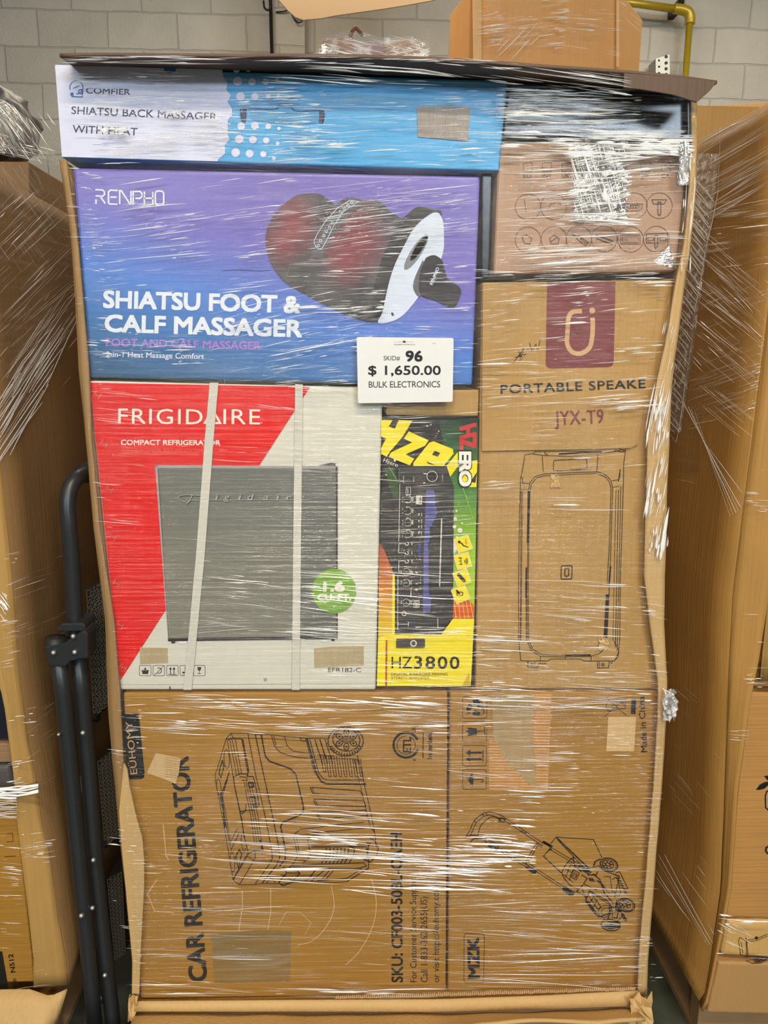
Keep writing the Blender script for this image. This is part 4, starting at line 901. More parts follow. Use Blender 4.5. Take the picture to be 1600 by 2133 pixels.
pr.text('Made in China', (1372, 468), 370, 44, CHAR, 93.2, 0.01)
pr.poly([(1228, 462), (1248, 462), (1240, 470)], CHAR)
pr.build('printed_symbols', B)
pr = Print(0, (920, 1660), 3.2); pr.lay = 2
pr.stroke(pr.rr([(150, 910), (285, 912), (280, 1241), (148, 1240)], 24), 1.1, INK, closed=True); pr.text('MZK', (251, 1208), 268, 75, CHAR, 91, 0.05, 1.0)
pr.build('printed_logo', B)
pr = Print(0, (960, 1680), 4.21); pr.lay = 2
def tube2(a, b, w_=16, lw=0.9):
    dx, dy = b[0]-a[0], b[1]-a[1]; l_ = math.hypot(dx, dy); nx, ny = -dy/l_*w_/2, dx/l_*w_/2
    L([(a[0]+nx, a[1]+ny), (b[0]+nx, b[1]+ny)], lw); L([(a[0]-nx, a[1]-ny), (b[0]-nx, b[1]-ny)], lw)
tube2((385, 110), (700, 320), 22); tube2((800, 375), (1120, 565), 20); tube2((340, 372), (520, 490), 20); tube2((520, 490), (600, 530), 18); tube2((665, 560), (905, 715), 20)
L([(385, 95), (330, 68), (260, 48), (200, 60), (150, 95), (110, 140), (75, 220), (40, 270)], 1.2, sm=True); L([(360, 125), (320, 95), (260, 76), (210, 85), (165, 115), (130, 155), (100, 220), (80, 260)], 1.2, sm=True)
L([(340, 110), (280, 90), (240, 105), (190, 150), (165, 190), (150, 260)], 1.2, sm=True); L([(110, 130), (145, 140)], 2); L([(190, 65), (205, 92)], 1.6); L([(225, 55), (228, 80)], 1.2)
L([(340, 100), (390, 110), (380, 135), (335, 130), (340, 100)], 2.2); L([(530, 210), (548, 235)], 1.4); L([(560, 225), (578, 250)], 1.4)
L([(40, 270), (100, 250), (180, 270), (230, 290), (320, 330)], 1.6, sm=True); L([(80, 320), (120, 280), (200, 290), (240, 340), (290, 380), (325, 375), (330, 345)], 1.6, sm=True); L([(240, 345), (320, 365)], 3.2); L([(250, 325), (325, 340)], 2.6)
L([(720, 345), (680, 325), (650, 345), (575, 480), (590, 520), (640, 545)], 1.1, sm=True); L([(715, 360), (690, 345), (665, 360), (600, 480), (610, 505), (650, 530)], 1.1, sm=True)
L([(712, 312), (790, 345), (800, 350), (770, 385), (800, 375)], 2.4); pr.poly([(712, 308), (730, 300), (798, 340), (795, 360), (775, 355)], INK); pr.poly([(568, 530), (600, 535), (670, 560), (655, 590), (635, 590), (570, 545)], INK)
L([(790, 325), (835, 268), (1165, 290), (1240, 450)], 1.1); L([(835, 268), (1125, 545)], 2.2); L([(845, 285), (1100, 560)], 1.2); L([(770, 385), (725, 435), (885, 585)], 1.4)
L([(985, 445), (930, 500), (890, 590), (960, 690), (1030, 720)], 1.4, sm=True); L([(940, 490), (1050, 560)], 1); L([(910, 540), (1020, 610)], 1); L([(895, 590), (990, 670)], 1); L([(985, 445), (1000, 520), (1060, 575)], 1.6); L([(975, 480), (920, 620)], 1); L([(1010, 520), (950, 650)], 1)
L([(985, 555), (1040, 585), (1010, 645), (960, 610)], 1.2, closed=True); L([(1000, 580), (1020, 592), (1005, 625), (980, 610)], 1, closed=True)
L([(1060, 600), (1110, 630), (1060, 700), (1015, 745), (1100, 790), (1110, 800)], 1.4); L([(1080, 680), (1200, 735)], 1.2); L([(1060, 700), (1095, 810)], 1)
pr.poly([(895, 705), (920, 700), (970, 735), (1005, 745), (990, 775), (960, 785), (895, 740)], INK); pr.poly([(1120, 625), (1160, 630), (1180, 660), (1130, 655)], INK); pr.poly([(1060, 520), (1100, 540), (1140, 530), (1120, 580), (1070, 560)], INK)
for cx, cy, rx, ry, rot in ((1300, 510, 78, 56, 18), (1448, 865, 78, 56, 14)):
    pr.ring(cx, cy, rx, 2.6, INK, ry, rot); pr.ring(cx, cy, rx-14, 1.0, INK, ry-10, rot); pr.ring(cx-8, cy-2, rx-28, 1.6, INK, ry-20, rot); pr.ring(cx-10, cy-2, 18, 1.6, INK, 13, rot)
    for k in range(7):
        a_ = k*2*math.pi/7; L([(cx-10+16*math.cos(a_), cy-2+12*math.sin(a_)), (cx-8+46*math.cos(a_), cy-2+32*math.sin(a_))], 1.6)
L([(1165, 525), (1180, 480), (1230, 460)], 2.0); L([(1370, 820), (1360, 900), (1400, 925)], 3.0)
pr.ring(1315, 1040, 84, 2.2, INK, 50, 5); 
for k in range(15): L([(1240+k*11, 1030+abs(k-7)*2), (1250+k*10, 1080-abs(k-7)*3)], 2.0)
L([(1140, 540), (1210, 520), (1250, 560), (1390, 610), (1350, 800)], 1.2); L([(1160, 590), (1220, 640), (1260, 760), (1340, 850)], 1.6); L([(1250, 615), (1310, 615), (1330, 760)], 1); L([(1330, 640), (1370, 630), (1400, 760), (1370, 780), (1340, 740)], 1.2, sm=True)
L([(1360, 580), (1395, 572), (1465, 720), (1430, 730)], 1.2); 
for k in range(8): L([(1350+k*12, 600+k*22), (1385+k*11, 610+k*22)], 1.6)
for k in range(9): L([(1190+k*14, 650+k*14), (1230+k*9, 660+k*12)], 1.8)
L([(1130, 740), (1290, 830), (1320, 880), (1300, 940), (1210, 970), (1160, 920), (1095, 830), (1130, 740)], 1.6); L([(1150, 760), (1290, 850)], 1.2); L([(1120, 780), (1200, 900), (1230, 880), (1150, 770)], 1.2); L([(1110, 830), (1190, 935)], 2.4); L([(1160, 800), (1130, 850)], 1.2); L([(1190, 830), (1160, 885)], 1.2)
pr.ring(1265, 920, 62, 1.6, INK, 48, -25); pr.ring(1270, 920, 40, 1.2, INK, 28, -25)
L([(1300, 870), (1400, 910), (1420, 960), (1370, 1010), (1290, 985), (1310, 940)], 1.6, closed=True); L([(1330, 930), (1380, 930), (1370, 980), (1330, 970)], 1.4, closed=True); L([(1250, 985), (1300, 1010), (1400, 1020)], 1.4)
for k in range(4): pr.ring(1420+k*8, 950+k*14, 10, 2.0, INK)
L([(1040, 520), (1140, 575), (1120, 590), (1030, 540)], 1.6, closed=True); L([(1110, 600), (1190, 600), (1200, 570)], 1.6); L([(1230, 770), (1300, 780)], 1)
pr.build('printed_illustration', B, label='line drawing of a push mower')
# torn facing with the flutes showing
TORN = kraft('torn_inner_board', rgb(226, 178, 124), 0.7, 0.2); LINER = kraft('greyish_liner', rgb(172, 142, 94), 0.6, 0.2)
T = lambda x, y: (920+x/3.2, 1420+y/3.2)
slab('torn_liner', [T(335, 82), T(615, 80), T(612, 470), T(632, 690), T(590, 692), T(480, 580), T(395, 480), T(345, 378)], -0.0008, 0.0008, LINER, B, label='greyish torn liner')
bm = bmesh.new()
def bar(x0, x1, y0):
    a_, b_ = T(x0, y0), T(x1, y0+2); h_ = 8.5/3.2
    p = [P(a_[0], a_[1], 0.0), P(b_[0], b_[1], 0.0), P(b_[0], b_[1]+h_/2, -0.002), P(a_[0], a_[1]+h_/2, -0.002), P(a_[0], a_[1]+h_*1.3, 0.0), P(b_[0], b_[1]+h_*1.3, 0.0)]
    v = [bm.verts.new(q) for q in p]
    bm.faces.new((v[0], v[1], v[2], v[3])); bm.faces.new((v[3], v[2], v[5], v[4])); bm.faces.new((v[0], v[3], v[4])); bm.faces.new((v[1], v[5], v[2])); bm.faces.new((v[0], v[4], v[5], v[1]))
yy = 84
while yy < 725:
    xe = 733-(yy-80)*0.04
    if yy < 480: bar(615, xe, yy)
    elif yy < 690: bar(618+(yy-480)*0.06, xe, yy)
    if yy > 385: bar(316, min(345+(yy-378)*0.8 if yy < 480 else 400+(yy-480)*0.9, 640) if yy < 690 else xe, yy)
    yy += 19
bm_obj('torn_flutes', bm, TORN, B, label='pale ridges where the facing is torn off')
PAT = kraft('pale_patch', rgb(216, 178, 122), 0.5, 0.2)
slab('label_sticker', [T(1112, 235), T(1297, 237), T(1283, 465), T(1097, 463)], -0.001, 0.0008, PAT, B, label='blank pale patch by the bin symbol')

# ---- price tag
rd = Print()
q = rd.rr([(743, 702), (945, 704), (943, 837), (746, 840)], 4)
TG = thing('price_tag', 'white price tag for skid 96 stuck over the wrap in the middle', 'price tag', P(845, 838, -0.021))
slab('tag_card', q, -0.0215, 0.0012, PAPER, TG)
pr = Print(-0.0215, (520, 340), 3.077); pr.lay = 1; TB = ink('tag_black', 24, 24, 26)
pr.text('SKID#', (859, 1263), 105, 30, TB, 0, -0.012, 1.0); pr.text('96', (1003, 1268), 103, 68, TB, 0, 0.035); pr.text('$ 1,650.00', (762, 1355), 462, 60, TB, 0, 0.02, 1.0); pr.text('BULK ELECTRONICS', (764, 1438), 458, 42, TB, 0.3, -0.008, 0.95)
pr.text('liquidationClearly.ca', (926, 1165), 135, 9, ink('tag_grey', 90, 90, 94), 0, 0); pr.poly([(978, 1140), (985, 1142), (991, 1134), (997, 1142), (1004, 1140), (998, 1150), (985, 1150)], TB); pr.stroke([(930, 1145), (1055, 1145)], 0.4, GL); pr.text('0000', (1170, 1158), 24, 6, GL)
pr.build('printed_lettering', TG)

# ================================================================== creases in the wrap, white slivers painting its highlights
CRF = bpy.data.materials.new('film_and_glint_white_faint'); CRF.use_nodes = True  # half see-through version of the painted glint white
n = CRF.node_tree.nodes; l = CRF.node_tree.links; n.clear()
o_ = n.new('ShaderNodeOutputMaterial'); a_ = n.new('ShaderNodeBsdfTransparent'); p_ = n.new('ShaderNodeBsdfPrincipled')
p_.inputs['Base Color'].default_value = (0.95, 0.95, 0.93, 1); p_.inputs['Roughness'].default_value = 0.2; p_.inputs['Specular IOR Level'].default_value = 1.0
mx = n.new('ShaderNodeMixShader'); mx.inputs[0].default_value = 0.36
l.new(a_.outputs[0], mx.inputs[1]); l.new(p_.outputs[0], mx.inputs[2]); l.new(mx.outputs[0], o_.inputs[0])
def crease_glints(name, parent, regs, fn, seed, out=Vector((0, -1, 0)), label=None):
    """white slivers that paint glints along bunched lines of film; regs = (x0,y0,x1,y1,count,slope,length,width,bright share)"""
    rnd = random.Random(seed); vs = []; fs = []; mi = []
    for x0, y0, x1, y1, cnt, slope, ln, wd, br in regs:
        cnt = int(cnt*0.72)
        clusters = [(rnd.uniform(x0, x1), rnd.uniform(y0, y1), rnd.gauss(0, 0.035)) for _ in range(max(2, cnt//9))]
        for k in range(cnt):
            da = rnd.gauss(0, 0.03)
            if rnd.random() < 0.75:
                c = rnd.choice(clusters); x = rnd.gauss(c[0], ln*0.5); y = rnd.gauss(c[1], 10); da = c[2]+rnd.gauss(0, 0.012)
            else: x = rnd.uniform(x0, x1); y = rnd.uniform(y0, y1)
            if not (x0 <= x <= x1 and y0 <= y <= y1): continue
            a = slope+da; Lh = ln*1.2*rnd.lognormvariate(-0.2, 0.7)/2
            ca, sa = abs(math.cos(a)), abs(math.sin(a))
            Lh = min(Lh, max(3, min(x-x0, x1-x)+8)/max(0.05, ca), max(3, min(y-y0, y1-y)+8)/max(0.05, sa))
            w = wd*rnd.lognormvariate(-0.35, 0.55)/2
            c, s = math.cos(a), math.sin(a); base = len(vs)
            bend = rnd.gauss(0, Lh*0.02)
            pts = [(-Lh, 0, 0), (-Lh*0.4, bend-w*0.8, 0), (-Lh*0.4, bend+w*0.8, 0), (-Lh*0.4, bend, 1), (Lh*0.45, bend-w, 0), (Lh*0.45, bend+w, 0), (Lh*0.45, bend, 1), (Lh, 0, 0)]
            q = []
            for u, v, h in pts:
                p = fn(x+u*c-v*s, y+u*s+v*c); q.append(p+out*(0.0006*h*min(2, w)+0.0002))
            vs += [tuple(p) for p in q]
            for f in ((0, 3, 1), (0, 2, 3), (1, 3, 6, 4), (3, 2, 5, 6), (4, 6, 7), (6, 5, 7)): fs.append(tuple(base+i for i in f)); mi.append(0 if rnd.random() < 0 else None)
            m_ = 0 if rnd.random() < br else 1
            for i in range(6): mi[-1-i] = m_
    me = bpy.data.meshes.new(name); me.from_pydata(vs, [], fs)
    for i, p in enumerate(me.polygons): p.material_index = mi[i]
    kw = dict(kind='stuff')
    if label: kw['label'] = label
    return link(name, me, [CREASE_GLINT, CRF], parent, **kw)

def strand_glints(name, parent, segs, fn, out, seed=1):  # long white slivers painting light streaks along the stretched film
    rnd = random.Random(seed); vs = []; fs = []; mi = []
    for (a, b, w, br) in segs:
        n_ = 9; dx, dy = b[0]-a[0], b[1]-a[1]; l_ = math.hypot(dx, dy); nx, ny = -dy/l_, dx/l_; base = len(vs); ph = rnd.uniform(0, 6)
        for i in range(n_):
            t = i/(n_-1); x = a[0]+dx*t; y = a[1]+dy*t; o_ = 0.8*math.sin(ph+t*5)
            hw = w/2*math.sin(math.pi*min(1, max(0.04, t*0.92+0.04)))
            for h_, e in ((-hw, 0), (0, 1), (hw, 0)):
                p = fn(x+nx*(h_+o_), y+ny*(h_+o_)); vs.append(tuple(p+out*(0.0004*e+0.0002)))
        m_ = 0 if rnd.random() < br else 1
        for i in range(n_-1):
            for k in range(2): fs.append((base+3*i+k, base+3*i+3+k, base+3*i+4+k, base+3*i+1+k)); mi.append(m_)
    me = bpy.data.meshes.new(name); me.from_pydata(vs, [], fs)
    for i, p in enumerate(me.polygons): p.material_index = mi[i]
    return link(name, me, [CREASE_GLINT, CRF], parent, kind='stuff')

# ---- clear wrap round the centre skid
WR = thing('stretch_wrap', 'clear wrinkled stretch wrap pulled round the centre skid and its cartons', 'stretch wrap', P(800, 2080, -0.02))
WL = [(113, 136), (126, 340), (149, 480), (160, 620), (172, 780), (184, 900), (203, 1100), (232, 1300), (246, 1440), (255, 1600), (268, 1750), (276, 1850), (285, 2000), (288, 2078)]
WRt = [(1449, 190), (1450, 300), (1442, 460), (1426, 568), (1410, 690), (1397, 787), (1392, 889), (1386, 1070), (1383, 1200), (1382, 1300), (1388, 1420), (1380, 1600), (1364, 1800), (1347, 2000), (1334, 2062)]
loft('film_sheet', [P(x, y, -0.0185) for x, y in WL], [P(x, y, -0.0200) for x, y in WRt], 120, 40, FILM, WR, 0, 0.0012, 14, 4)
fnF = lambda x, y: P(x, y, -0.0203)
crease_glints('film_crease_glints', WR, [
    (140, 150, 1050, 345, 330, 0.02, 55, 1.5, .5), (200, 190, 640, 320, 300, -0.04, 26, 1.7, .65), (560, 180, 1050, 340, 170, -0.06, 50, 1.6, .5),
    (1040, 180, 1330, 300, 330, 0.01, 95, 2.0, .6), (1040, 270, 1440, 330, 170, 0.02, 80, 2.6, .85), (1040, 300, 1430, 560, 330, -0.04, 70, 1.6, .45), (1190, 300, 1310, 470, 420, -0.2, 18, 1.9, .75), (1195, 300, 1300, 440, 120, 1.3, 40, 1.8, .8), (1280, 272, 1440, 312, 130, 0.02, 70, 3.0, .95), (205, 255, 260, 282, 60, 0.0, 30, 2.4, .9), (1160, 440, 1330, 470, 50, 0.05, 80, 2.4, .8), (1060, 510, 1300, 560, 80, -0.05, 80, 1.8, .7),  # dense bright slivers paint the window's reflection and glare on the film
    (185, 370, 990, 520, 340, -0.13, 46, 1.3, .5), (190, 500, 640, 610, 70, -0.12, 45, 1.4, .5), (560, 400, 990, 800, 330, -0.03, 40, 1.3, .45), (440, 600, 780, 790, 150, -0.2, 40, 1.2, .5), (220, 690, 440, 760, 110, 0.0, 26, 1.2, .6), (600, 600, 800, 660, 60, -0.02, 60, 1.6, .7),
    (142, 350, 200, 500, 60, 0.05, 22, 1.1, .5), (162, 500, 215, 650, 60, 0.05, 22, 1.1, .5), (178, 650, 225, 820, 60, 0.05, 22, 1.1, .5),
    (200, 800, 790, 900, 70, 0.10, 60, 1.1, .35), (200, 900, 790, 1150, 90, 0.08, 45, 1.0, .3), (420, 1120, 790, 1330, 90, 0.10, 60, 1.1, .35), (600, 1190, 990, 1330, 80, 0.07, 100, 1.4, .6), (250, 1300, 790, 1430, 60, 0.01, 60, 0.9, .2),
    (795, 840, 1000, 1130, 90, -0.05, 60, 1.1, .3), (790, 1300, 1000, 1430, 90, 0.02, 80, 1.2, .3),
    (1000, 590, 1380, 860, 230, -0.07, 50, 1.5, .55), (1000, 860, 1340, 1100, 110, -0.06, 45, 1.1, .35), (990, 1210, 1340, 1440, 200, 0.03, 60, 1.3, .45),
    (1190, 590, 1260, 640, 40, -0.1, 20, 1.3, .6), (1030, 590, 1060, 720, 20, -.1, 20, 1, .4), (990, 560, 1400, 600, 90, -0.02, 60, 1.5, .6),
    (265, 1450, 930, 1530, 250, 0.03, 75, 1.3, .55), (440, 1640, 930, 1760, 90, 0.05, 80, 1.5, .6), (420, 1720, 1060, 1860, 150, 0.05, 120, 1.9, .7), (270, 1530, 930, 1900, 100, 0.04, 40, 1.0, .25), (270, 1880, 930, 2070, 150, 0.02, 110, 0.9, .12), (290, 2060, 930, 2078, 40, 0.0, 90, 1.8, .5),
    (935, 1435, 1350, 1480, 80, 0.02, 80, 1.6, .6), (935, 1480, 1200, 1700, 90, 0.04, 60, 1.3, .4), (935, 1680, 1110, 1800, 62, 0.03, 100, 1.9, .75), (935, 1800, 1330, 2060, 190, 0.02, 120, 1.0, .12), (1000, 1500, 1350, 1720, 40, 0.02, 30, 1.1, .5)],
    fnF, 21)
crease_glints('edge_crease_glints', WR, [(1347, 800, 1392, 1160, 230, 1.75, 34, 2.2, .75), (1380, 600, 1410, 800, 50, 1.8, 20, 1.2, .4), (1330, 1200, 1385, 1440, 60, 0.1, 16, 1.1, .5), (1325, 1450, 1375, 2060, 70, 0.05, 18, 1.0, .4), (1420, 300, 1448, 560, 60, 1.6, 30, 1.5, .6),  # upright bright slivers paint the highlight down the right flange
    (230, 1440, 300, 2060, 90, 0.08, 14, 1.0, .4)], lambda x, y: P(x, y, -0.0245), 5)
crease_glints('top_crease_glints', WR, [(130, 117, 1100, 132, 130, 0.01, 60, 1.6, .6), (560, 125, 1310, 170, 90, 0.05, 110, 2.0, .5)], lambda x, y: P(x, y+(max(0, x-900)*0.07), -0.079), 6)
CRP = film('crumpled_film', 0.3, 0.4, 40, 40, 1.0)
crumple('film_knot', (1395, 1468), -0.028, 24, 60, CRP, WR, 2, 0.008, 9)
crumple('film_knot', (1426, 340), -0.024, 20, 90, TAPE, WR, 14, 0.002, 9)

# ================================================================== folded step ladder between the skids
LADM = flat('black_powder_coat', rgb(44, 46, 48), 0.38, 0.2, 0.5, scale=120)
PLAST = flat('black_plastic', rgb(34, 34, 34), 0.5)
RIV = flat('bright_rivet', rgb(214, 214, 206), 0.25, 0.8)
LD = thing('step_ladder', 'folded black tube step ladder standing between the left and centre skids', 'ladder', (P(200, 2133, 0.05).x, 0.08, 0))
def dz(p, z): 
    return Vector((p.x, p.y, z))
r1 = P(122, 1400, 0.02)-P(104.5, 1400, 0.02); rad = abs(r1.x)
def rail(pxs, Y, r, nm='rail_tube'):
    pts = [P(x, y, Y) for x, y in pxs]; d = (pts[-1]-pts[-2]).normalized()
    return tube(nm, pts, r, LADM, LD, 24)
fr = [(118, 1340), (132, 1450), (150, 1640), (170, 1850), (190, 2050), (197, 2133)]
rail(fr, 0.02, rad)
a, b = P(170, 1850, 0.02), P(197, 2133, 0.02); t_ = (0.02-b.z)/(b.z-a.z); 
tube('rail_tube', [b, Vector((b.x+(b.x-a.x)*0.9, b.y+0.02, 0.03))], rad, LADM, LD, 24)
rr_ = [(160, 1340), (171, 1450), (184, 1600), (199, 1800), (214, 1950), (232, 2100), (236, 2140)]
rail(rr_, 0.05, rad)
b = P(236, 2140, 0.05); tube('rail_tube', [b, Vector((b.x+0.03, b.y+0.03, 0.03))], rad, LADM, LD, 24)
hp = [P(159, 1345, 0.05), P(154, 1250, 0.05), P(149, 1160, 0.05), P(144, 1095, 0.05), P(141, 1050, 0.055), P(146, 1018, 0.065), P(158, 998, 0.08), P(174, 988, 0.11), P(190, 984, 0.16), P(205, 985, 0.24)]
tube('handle_tube', catmull(hp, 6), rad*0.95, LADM, LD, 24)
tube('handle_collar', [P(176, 985, 0.12), P(190, 982, 0.17)], rad*1.25, PLAST, LD, 24)
tube('end_cap', [P(116, 1352, 0.02), P(115, 1328, 0.02)], [rad*1.18, rad*1.18], PLAST, LD, 28)
tube('end_cap_rim', [P(115, 1330, 0.02), P(115, 1326, 0.02)], [rad*1.1, rad*0.95], DARKM, LD, 28)
# hinge bracket
slab('hinge_bracket', [(93, 1346), (136, 1343), (147, 1330), (177, 1312), (183, 1322), (184, 1372), (165, 1374), (152, 1370), (146, 1376), (136, 1390), (100, 1388), (96, 1375)], 0.0, 0.05, LADM, LD, 0.004)
slab('hinge_bracket', [(116, 1311), (128, 1299), (172, 1298), (178, 1305), (178, 1316), (118, 1316)], 0.012, 0.06, LADM, LD, 0.003)
def rivet(x, y, Y, r=0.0045):
    c = P(x, y, Y); tube('rivet', [c+Vector((0, 0.004, 0)), c, c+Vector((0, -0.003, 0))], [r, r, r*0.55], RIV, LD, 14)
for x, y, Y in ((111, 1360, -0.004), (152, 1326, -0.004), (155, 1359, -0.004), (172, 1527, 0.015), (194, 1792, 0.015), (192, 1892, 0.015), (169, 1908, -0.014), (218, 2032, 0.02)): rivet(x, y, Y)
rivet(122, 1530, 0.0, 0.003)
slab('spreader_plate', [(167, 1615), (172, 1625), (173, 1652), (165, 1650)], 0.04, 0.004, STEEL, LD)
tube('rear_foot', catmull([P(214, 2075, 0.06), P(196, 2090, 0.05), P(186, 2115, 0.04), P(180, 2150, 0.03)], 5), rad*0.75, LADM, LD, 16)
# folded treads with wire mesh
MESHW = flat('mesh_wire', rgb(96, 90, 76), 0.5, 0.3)
def tread(pts, Y):
    t0 = thing('x', '', '', (0, 0, 0)); bpy.data.objects.remove(t0)
    cs = [P(x, y, Y) for x, y in pts]
    fr_ = prism('tread_tray', cs, Vector((0.0, 0.18, 0)), PLAST, LD, 0.004)
    bm = bmesh.new()
    A, B, C, D = [c+Vector((0, -0.002, 0)) for c in cs]
    def wire(p, q):
        d = (q-p); u = d.cross(Vector((0, 1, 0))).normalized()*0.0008
        v = [bm.verts.new(k) for k in (p+u, p-u, q-u, q+u)]; bm.faces.new(v)
    n1, n2 = 5, 22
    # wires across and slanting
    for k in range(n2):
        s = k/(n2-1); s2 = min(1, s+0.10)
        wire(A.lerp(D, s), B.lerp(C, s2)); wire(A.lerp(D, s2), B.lerp(C, s))
    for k in range(n1): wire(A.lerp(B, k/(n1-1)), D.lerp(C, k/(n1-1)))
    bm_obj('tread_mesh', bm, MESHW, fr_)
tread([(181, 1228), (212, 1212), (226, 1470), (196, 1498)], 0.10)
tread([(204, 1585), (236, 1560), (250, 1740), (220, 1766)], 0.11)
tread([(224, 1830), (254, 1815), (262, 1985), (240, 2000)], 0.12)
tube('cross_tube', [P(163, 1490, 0.06), P(204, 1496, 0.10)], rad*0.5, LADM, LD, 14)
tube('cross_tube', [P(204, 1765, 0.08), P(224, 1756, 0.12)], rad*0.45, LADM, LD, 14)

# ================================================================== left skid
LS = thing('bulk_carton', 'brown board bulk carton of the left skid behind the step ladder', 'bulk carton', (-1.0, 0.45, 0.12))
LE2 = [(-75, 330), (-50, 600), (-20, 850), (5, 1000), (26, 1200), (37, 1380), (56, 1530), (75, 1620), (85, 1700), (106, 1800), (119, 1900), (138, 2000), (141, 2050)]
LE1 = [(-140, 340), (-110, 600), (-80, 850), (-55, 1000), (-35, 1200), (-10, 1400), (8, 1460), (17, 1530), (31, 1640), (34, 1700), (59, 1900), (70, 2000), (70, 2055)]
K_SHD = kraft('kraft_board_shaded', rgb(140, 106, 66))  # darker copy of the kraft board, shade between the skids put into its colour
E2 = [P(x, y, 0.02) for x, y in LE2]; E1 = [P(x, y, 0.0) for x, y in LE1]
loft('corner_panel', E1, E2, 50, 5, K_MID, LS, 0.005, 0.002, 7, 12)
E2b = [Vector((p.x+0.0, p.y, p.z)) for p in E2]; E3 = [Vector((min(p.x, -0.585)*0.5+E2[3].x*0.5, 0.95, p.z)) for p in E2]
X0 = E2[4].x
E3 = [Vector((-0.60, 0.95, p.z)) for p in E2]; E3[0].z -= 0.03
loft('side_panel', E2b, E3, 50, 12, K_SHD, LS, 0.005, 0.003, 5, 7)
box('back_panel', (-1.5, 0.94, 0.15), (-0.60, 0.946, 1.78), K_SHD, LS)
f0 = [Vector((-1.5, 0.0, p.z)) for p in E1[:6]]
loft('front_panel', f0, E1[:6], 20, 5, K_MID, LS, 0.005, 0.002, 6, 3, label='upper front board of the left skid')
pallet('wooden_pallet', 'wooden pallet under the left skid by the ladder feet', -1.45, -0.63, 0.06, 0.92, 0.135)
box('base_sheet', (-1.45, 0.03, 0.137), (-0.62, 0.93, 0.145), K_MID, LS)
zl = P(60, 2055, 0).z
ff = [P(-60, 2062, -0.01), P(62, 2060, -0.01), P(105, 2075, -0.01), P(140, 2060, 0.0)]
loft('fold_down_flap', ff, [P(-80, 2180, -0.06), P(40, 2180, -0.06), P(90, 2150, -0.05), P(118, 2132, -0.02)], 16, 4, K_PALE, LS, 0.005, 0.003, 8, 4)
# carton low in the left skid with lettering
CB = carton('kraft_carton', 'kraft carton with sideways lettering at the bottom of the left skid', 'carton',
            [(-150, 1668), (33, 1668), (72, 2046), (-110, 2050)], 0.022, 0.45, K_DEEP, 0.005)
pr = Print(0.022, (0, 1450), 3.122); pr.lay = 2
pr.text('N512', (100, 1795), 120, 32, CHAR, 98, 0.02); pr.text('noise', (118, 1955), 120, 32, CHAR, 97, 0.0)
pr.poly([(-30, 1660), (14, 1660), (62, 1945), (-30, 1955)], CHAR)
pr.stroke([(45, 895), (80, 890), (85, 945), (40, 950)], 0.9, INK); pr.stroke([(100, 1040), (30, 1045)], 1.2, INK)
pr.build('printed_lettering', CB)
BC = carton('black_carton', 'black glossy carton seen in the opening of the left skid', 'carton', [(-160, 1425), (4, 1425), (22, 1540), (-150, 1545)], 0.05, 0.4, BLK, 0.003)
RB = carton('brown_carton', 'brown striped carton edge between two black things in the left skid', 'carton', [(-160, 1549), (23, 1549), (30, 1588), (-150, 1592)], 0.045, 0.42, kraft('striped_brown_board', rgb(150, 116, 86), flute='h'), 0.003)
DC = carton('grey_carton', 'dark grey rounded case below the brown carton edge in the left skid', 'case', [(-160, 1596), (20, 1596), (33, 1654), (-150, 1656)], 0.04, 0.4, flat('dark_grey_plastic', rgb(84, 80, 78), 0.45), 0.012, bodyname='case_body')
LW = thing('stretch_wrap', 'clear wrap on the left skid with a bunched band above the lettered carton', 'stretch wrap', (-1.0, 0.2, 0.2))
XS = -0.575
sidef = lambda x, y: PX(x, y, E2[0].x*0+min(-0.59, -0.60)+0.0)
# film stretched over the side board (lower edge slants up towards the back)
def on_side(x, y, d=0.006):
    """point on the left skid's side board seen at that place on it"""
    v = ray(x, y); prev = None
    def gap(Y):
        q = CAM+v*((Y-CAM.y)/v.y); j = 0
        while j < len(E2)-2 and E2[j+1].z > q.z: j += 1
        dzz = E2[j+1].z-E2[j].z; tt = (q.z-E2[j].z)/dzz if abs(dzz) > 1e-6 else 0
        xn = E2[j].x+(E2[j+1].x-E2[j].x)*max(0, min(1, tt)); xb = xn+(-0.60-xn)*(Y-0.02)/0.93
        return q.x-xb-d, q
    lo, hi = 0.0, 0.95
    if gap(lo)[0]*gap(hi)[0] > 0: return gap(lo)[1] if abs(gap(lo)[0]) < abs(gap(hi)[0]) else gap(hi)[1]
    for _ in range(26):
        m_ = (lo+hi)/2
        if gap(lo)[0]*gap(m_)[0] <= 0: hi = m_
        else: lo = m_
    return gap(hi)[1]
la = [on_side(-30, 335+0), on_side(-10, 600), on_side(-5, 800), on_side(5, 960)]
lb = [on_side(122, 345), on_side(150, 500), on_side(160, 600), on_side(168, 665)]
loft('film_sheet', la, lb, 30, 12, FILM_SIDE, LW, 0, 0.001, 9, 1)
crease_glints('film_crease_glints', LW, [(0, 350, 130, 560, 110, 0.95, 90, 0.9, .06), (0, 400, 165, 720, 120, -0.75, 110, 0.9, .05), (0, 560, 160, 800, 60, -0.9, 60, 1.0, .25), (20, 1060, 150, 1330, 40, -0.35, 80, 1.0, .15), (60, 1450, 110, 1640, 22, -0.6, 70, 1.0, .2)],
        lambda x, y: on_side(x, y, 0.008), 31, Vector((1, -0.2, 0)))
rnd = random.Random(77); sg = []
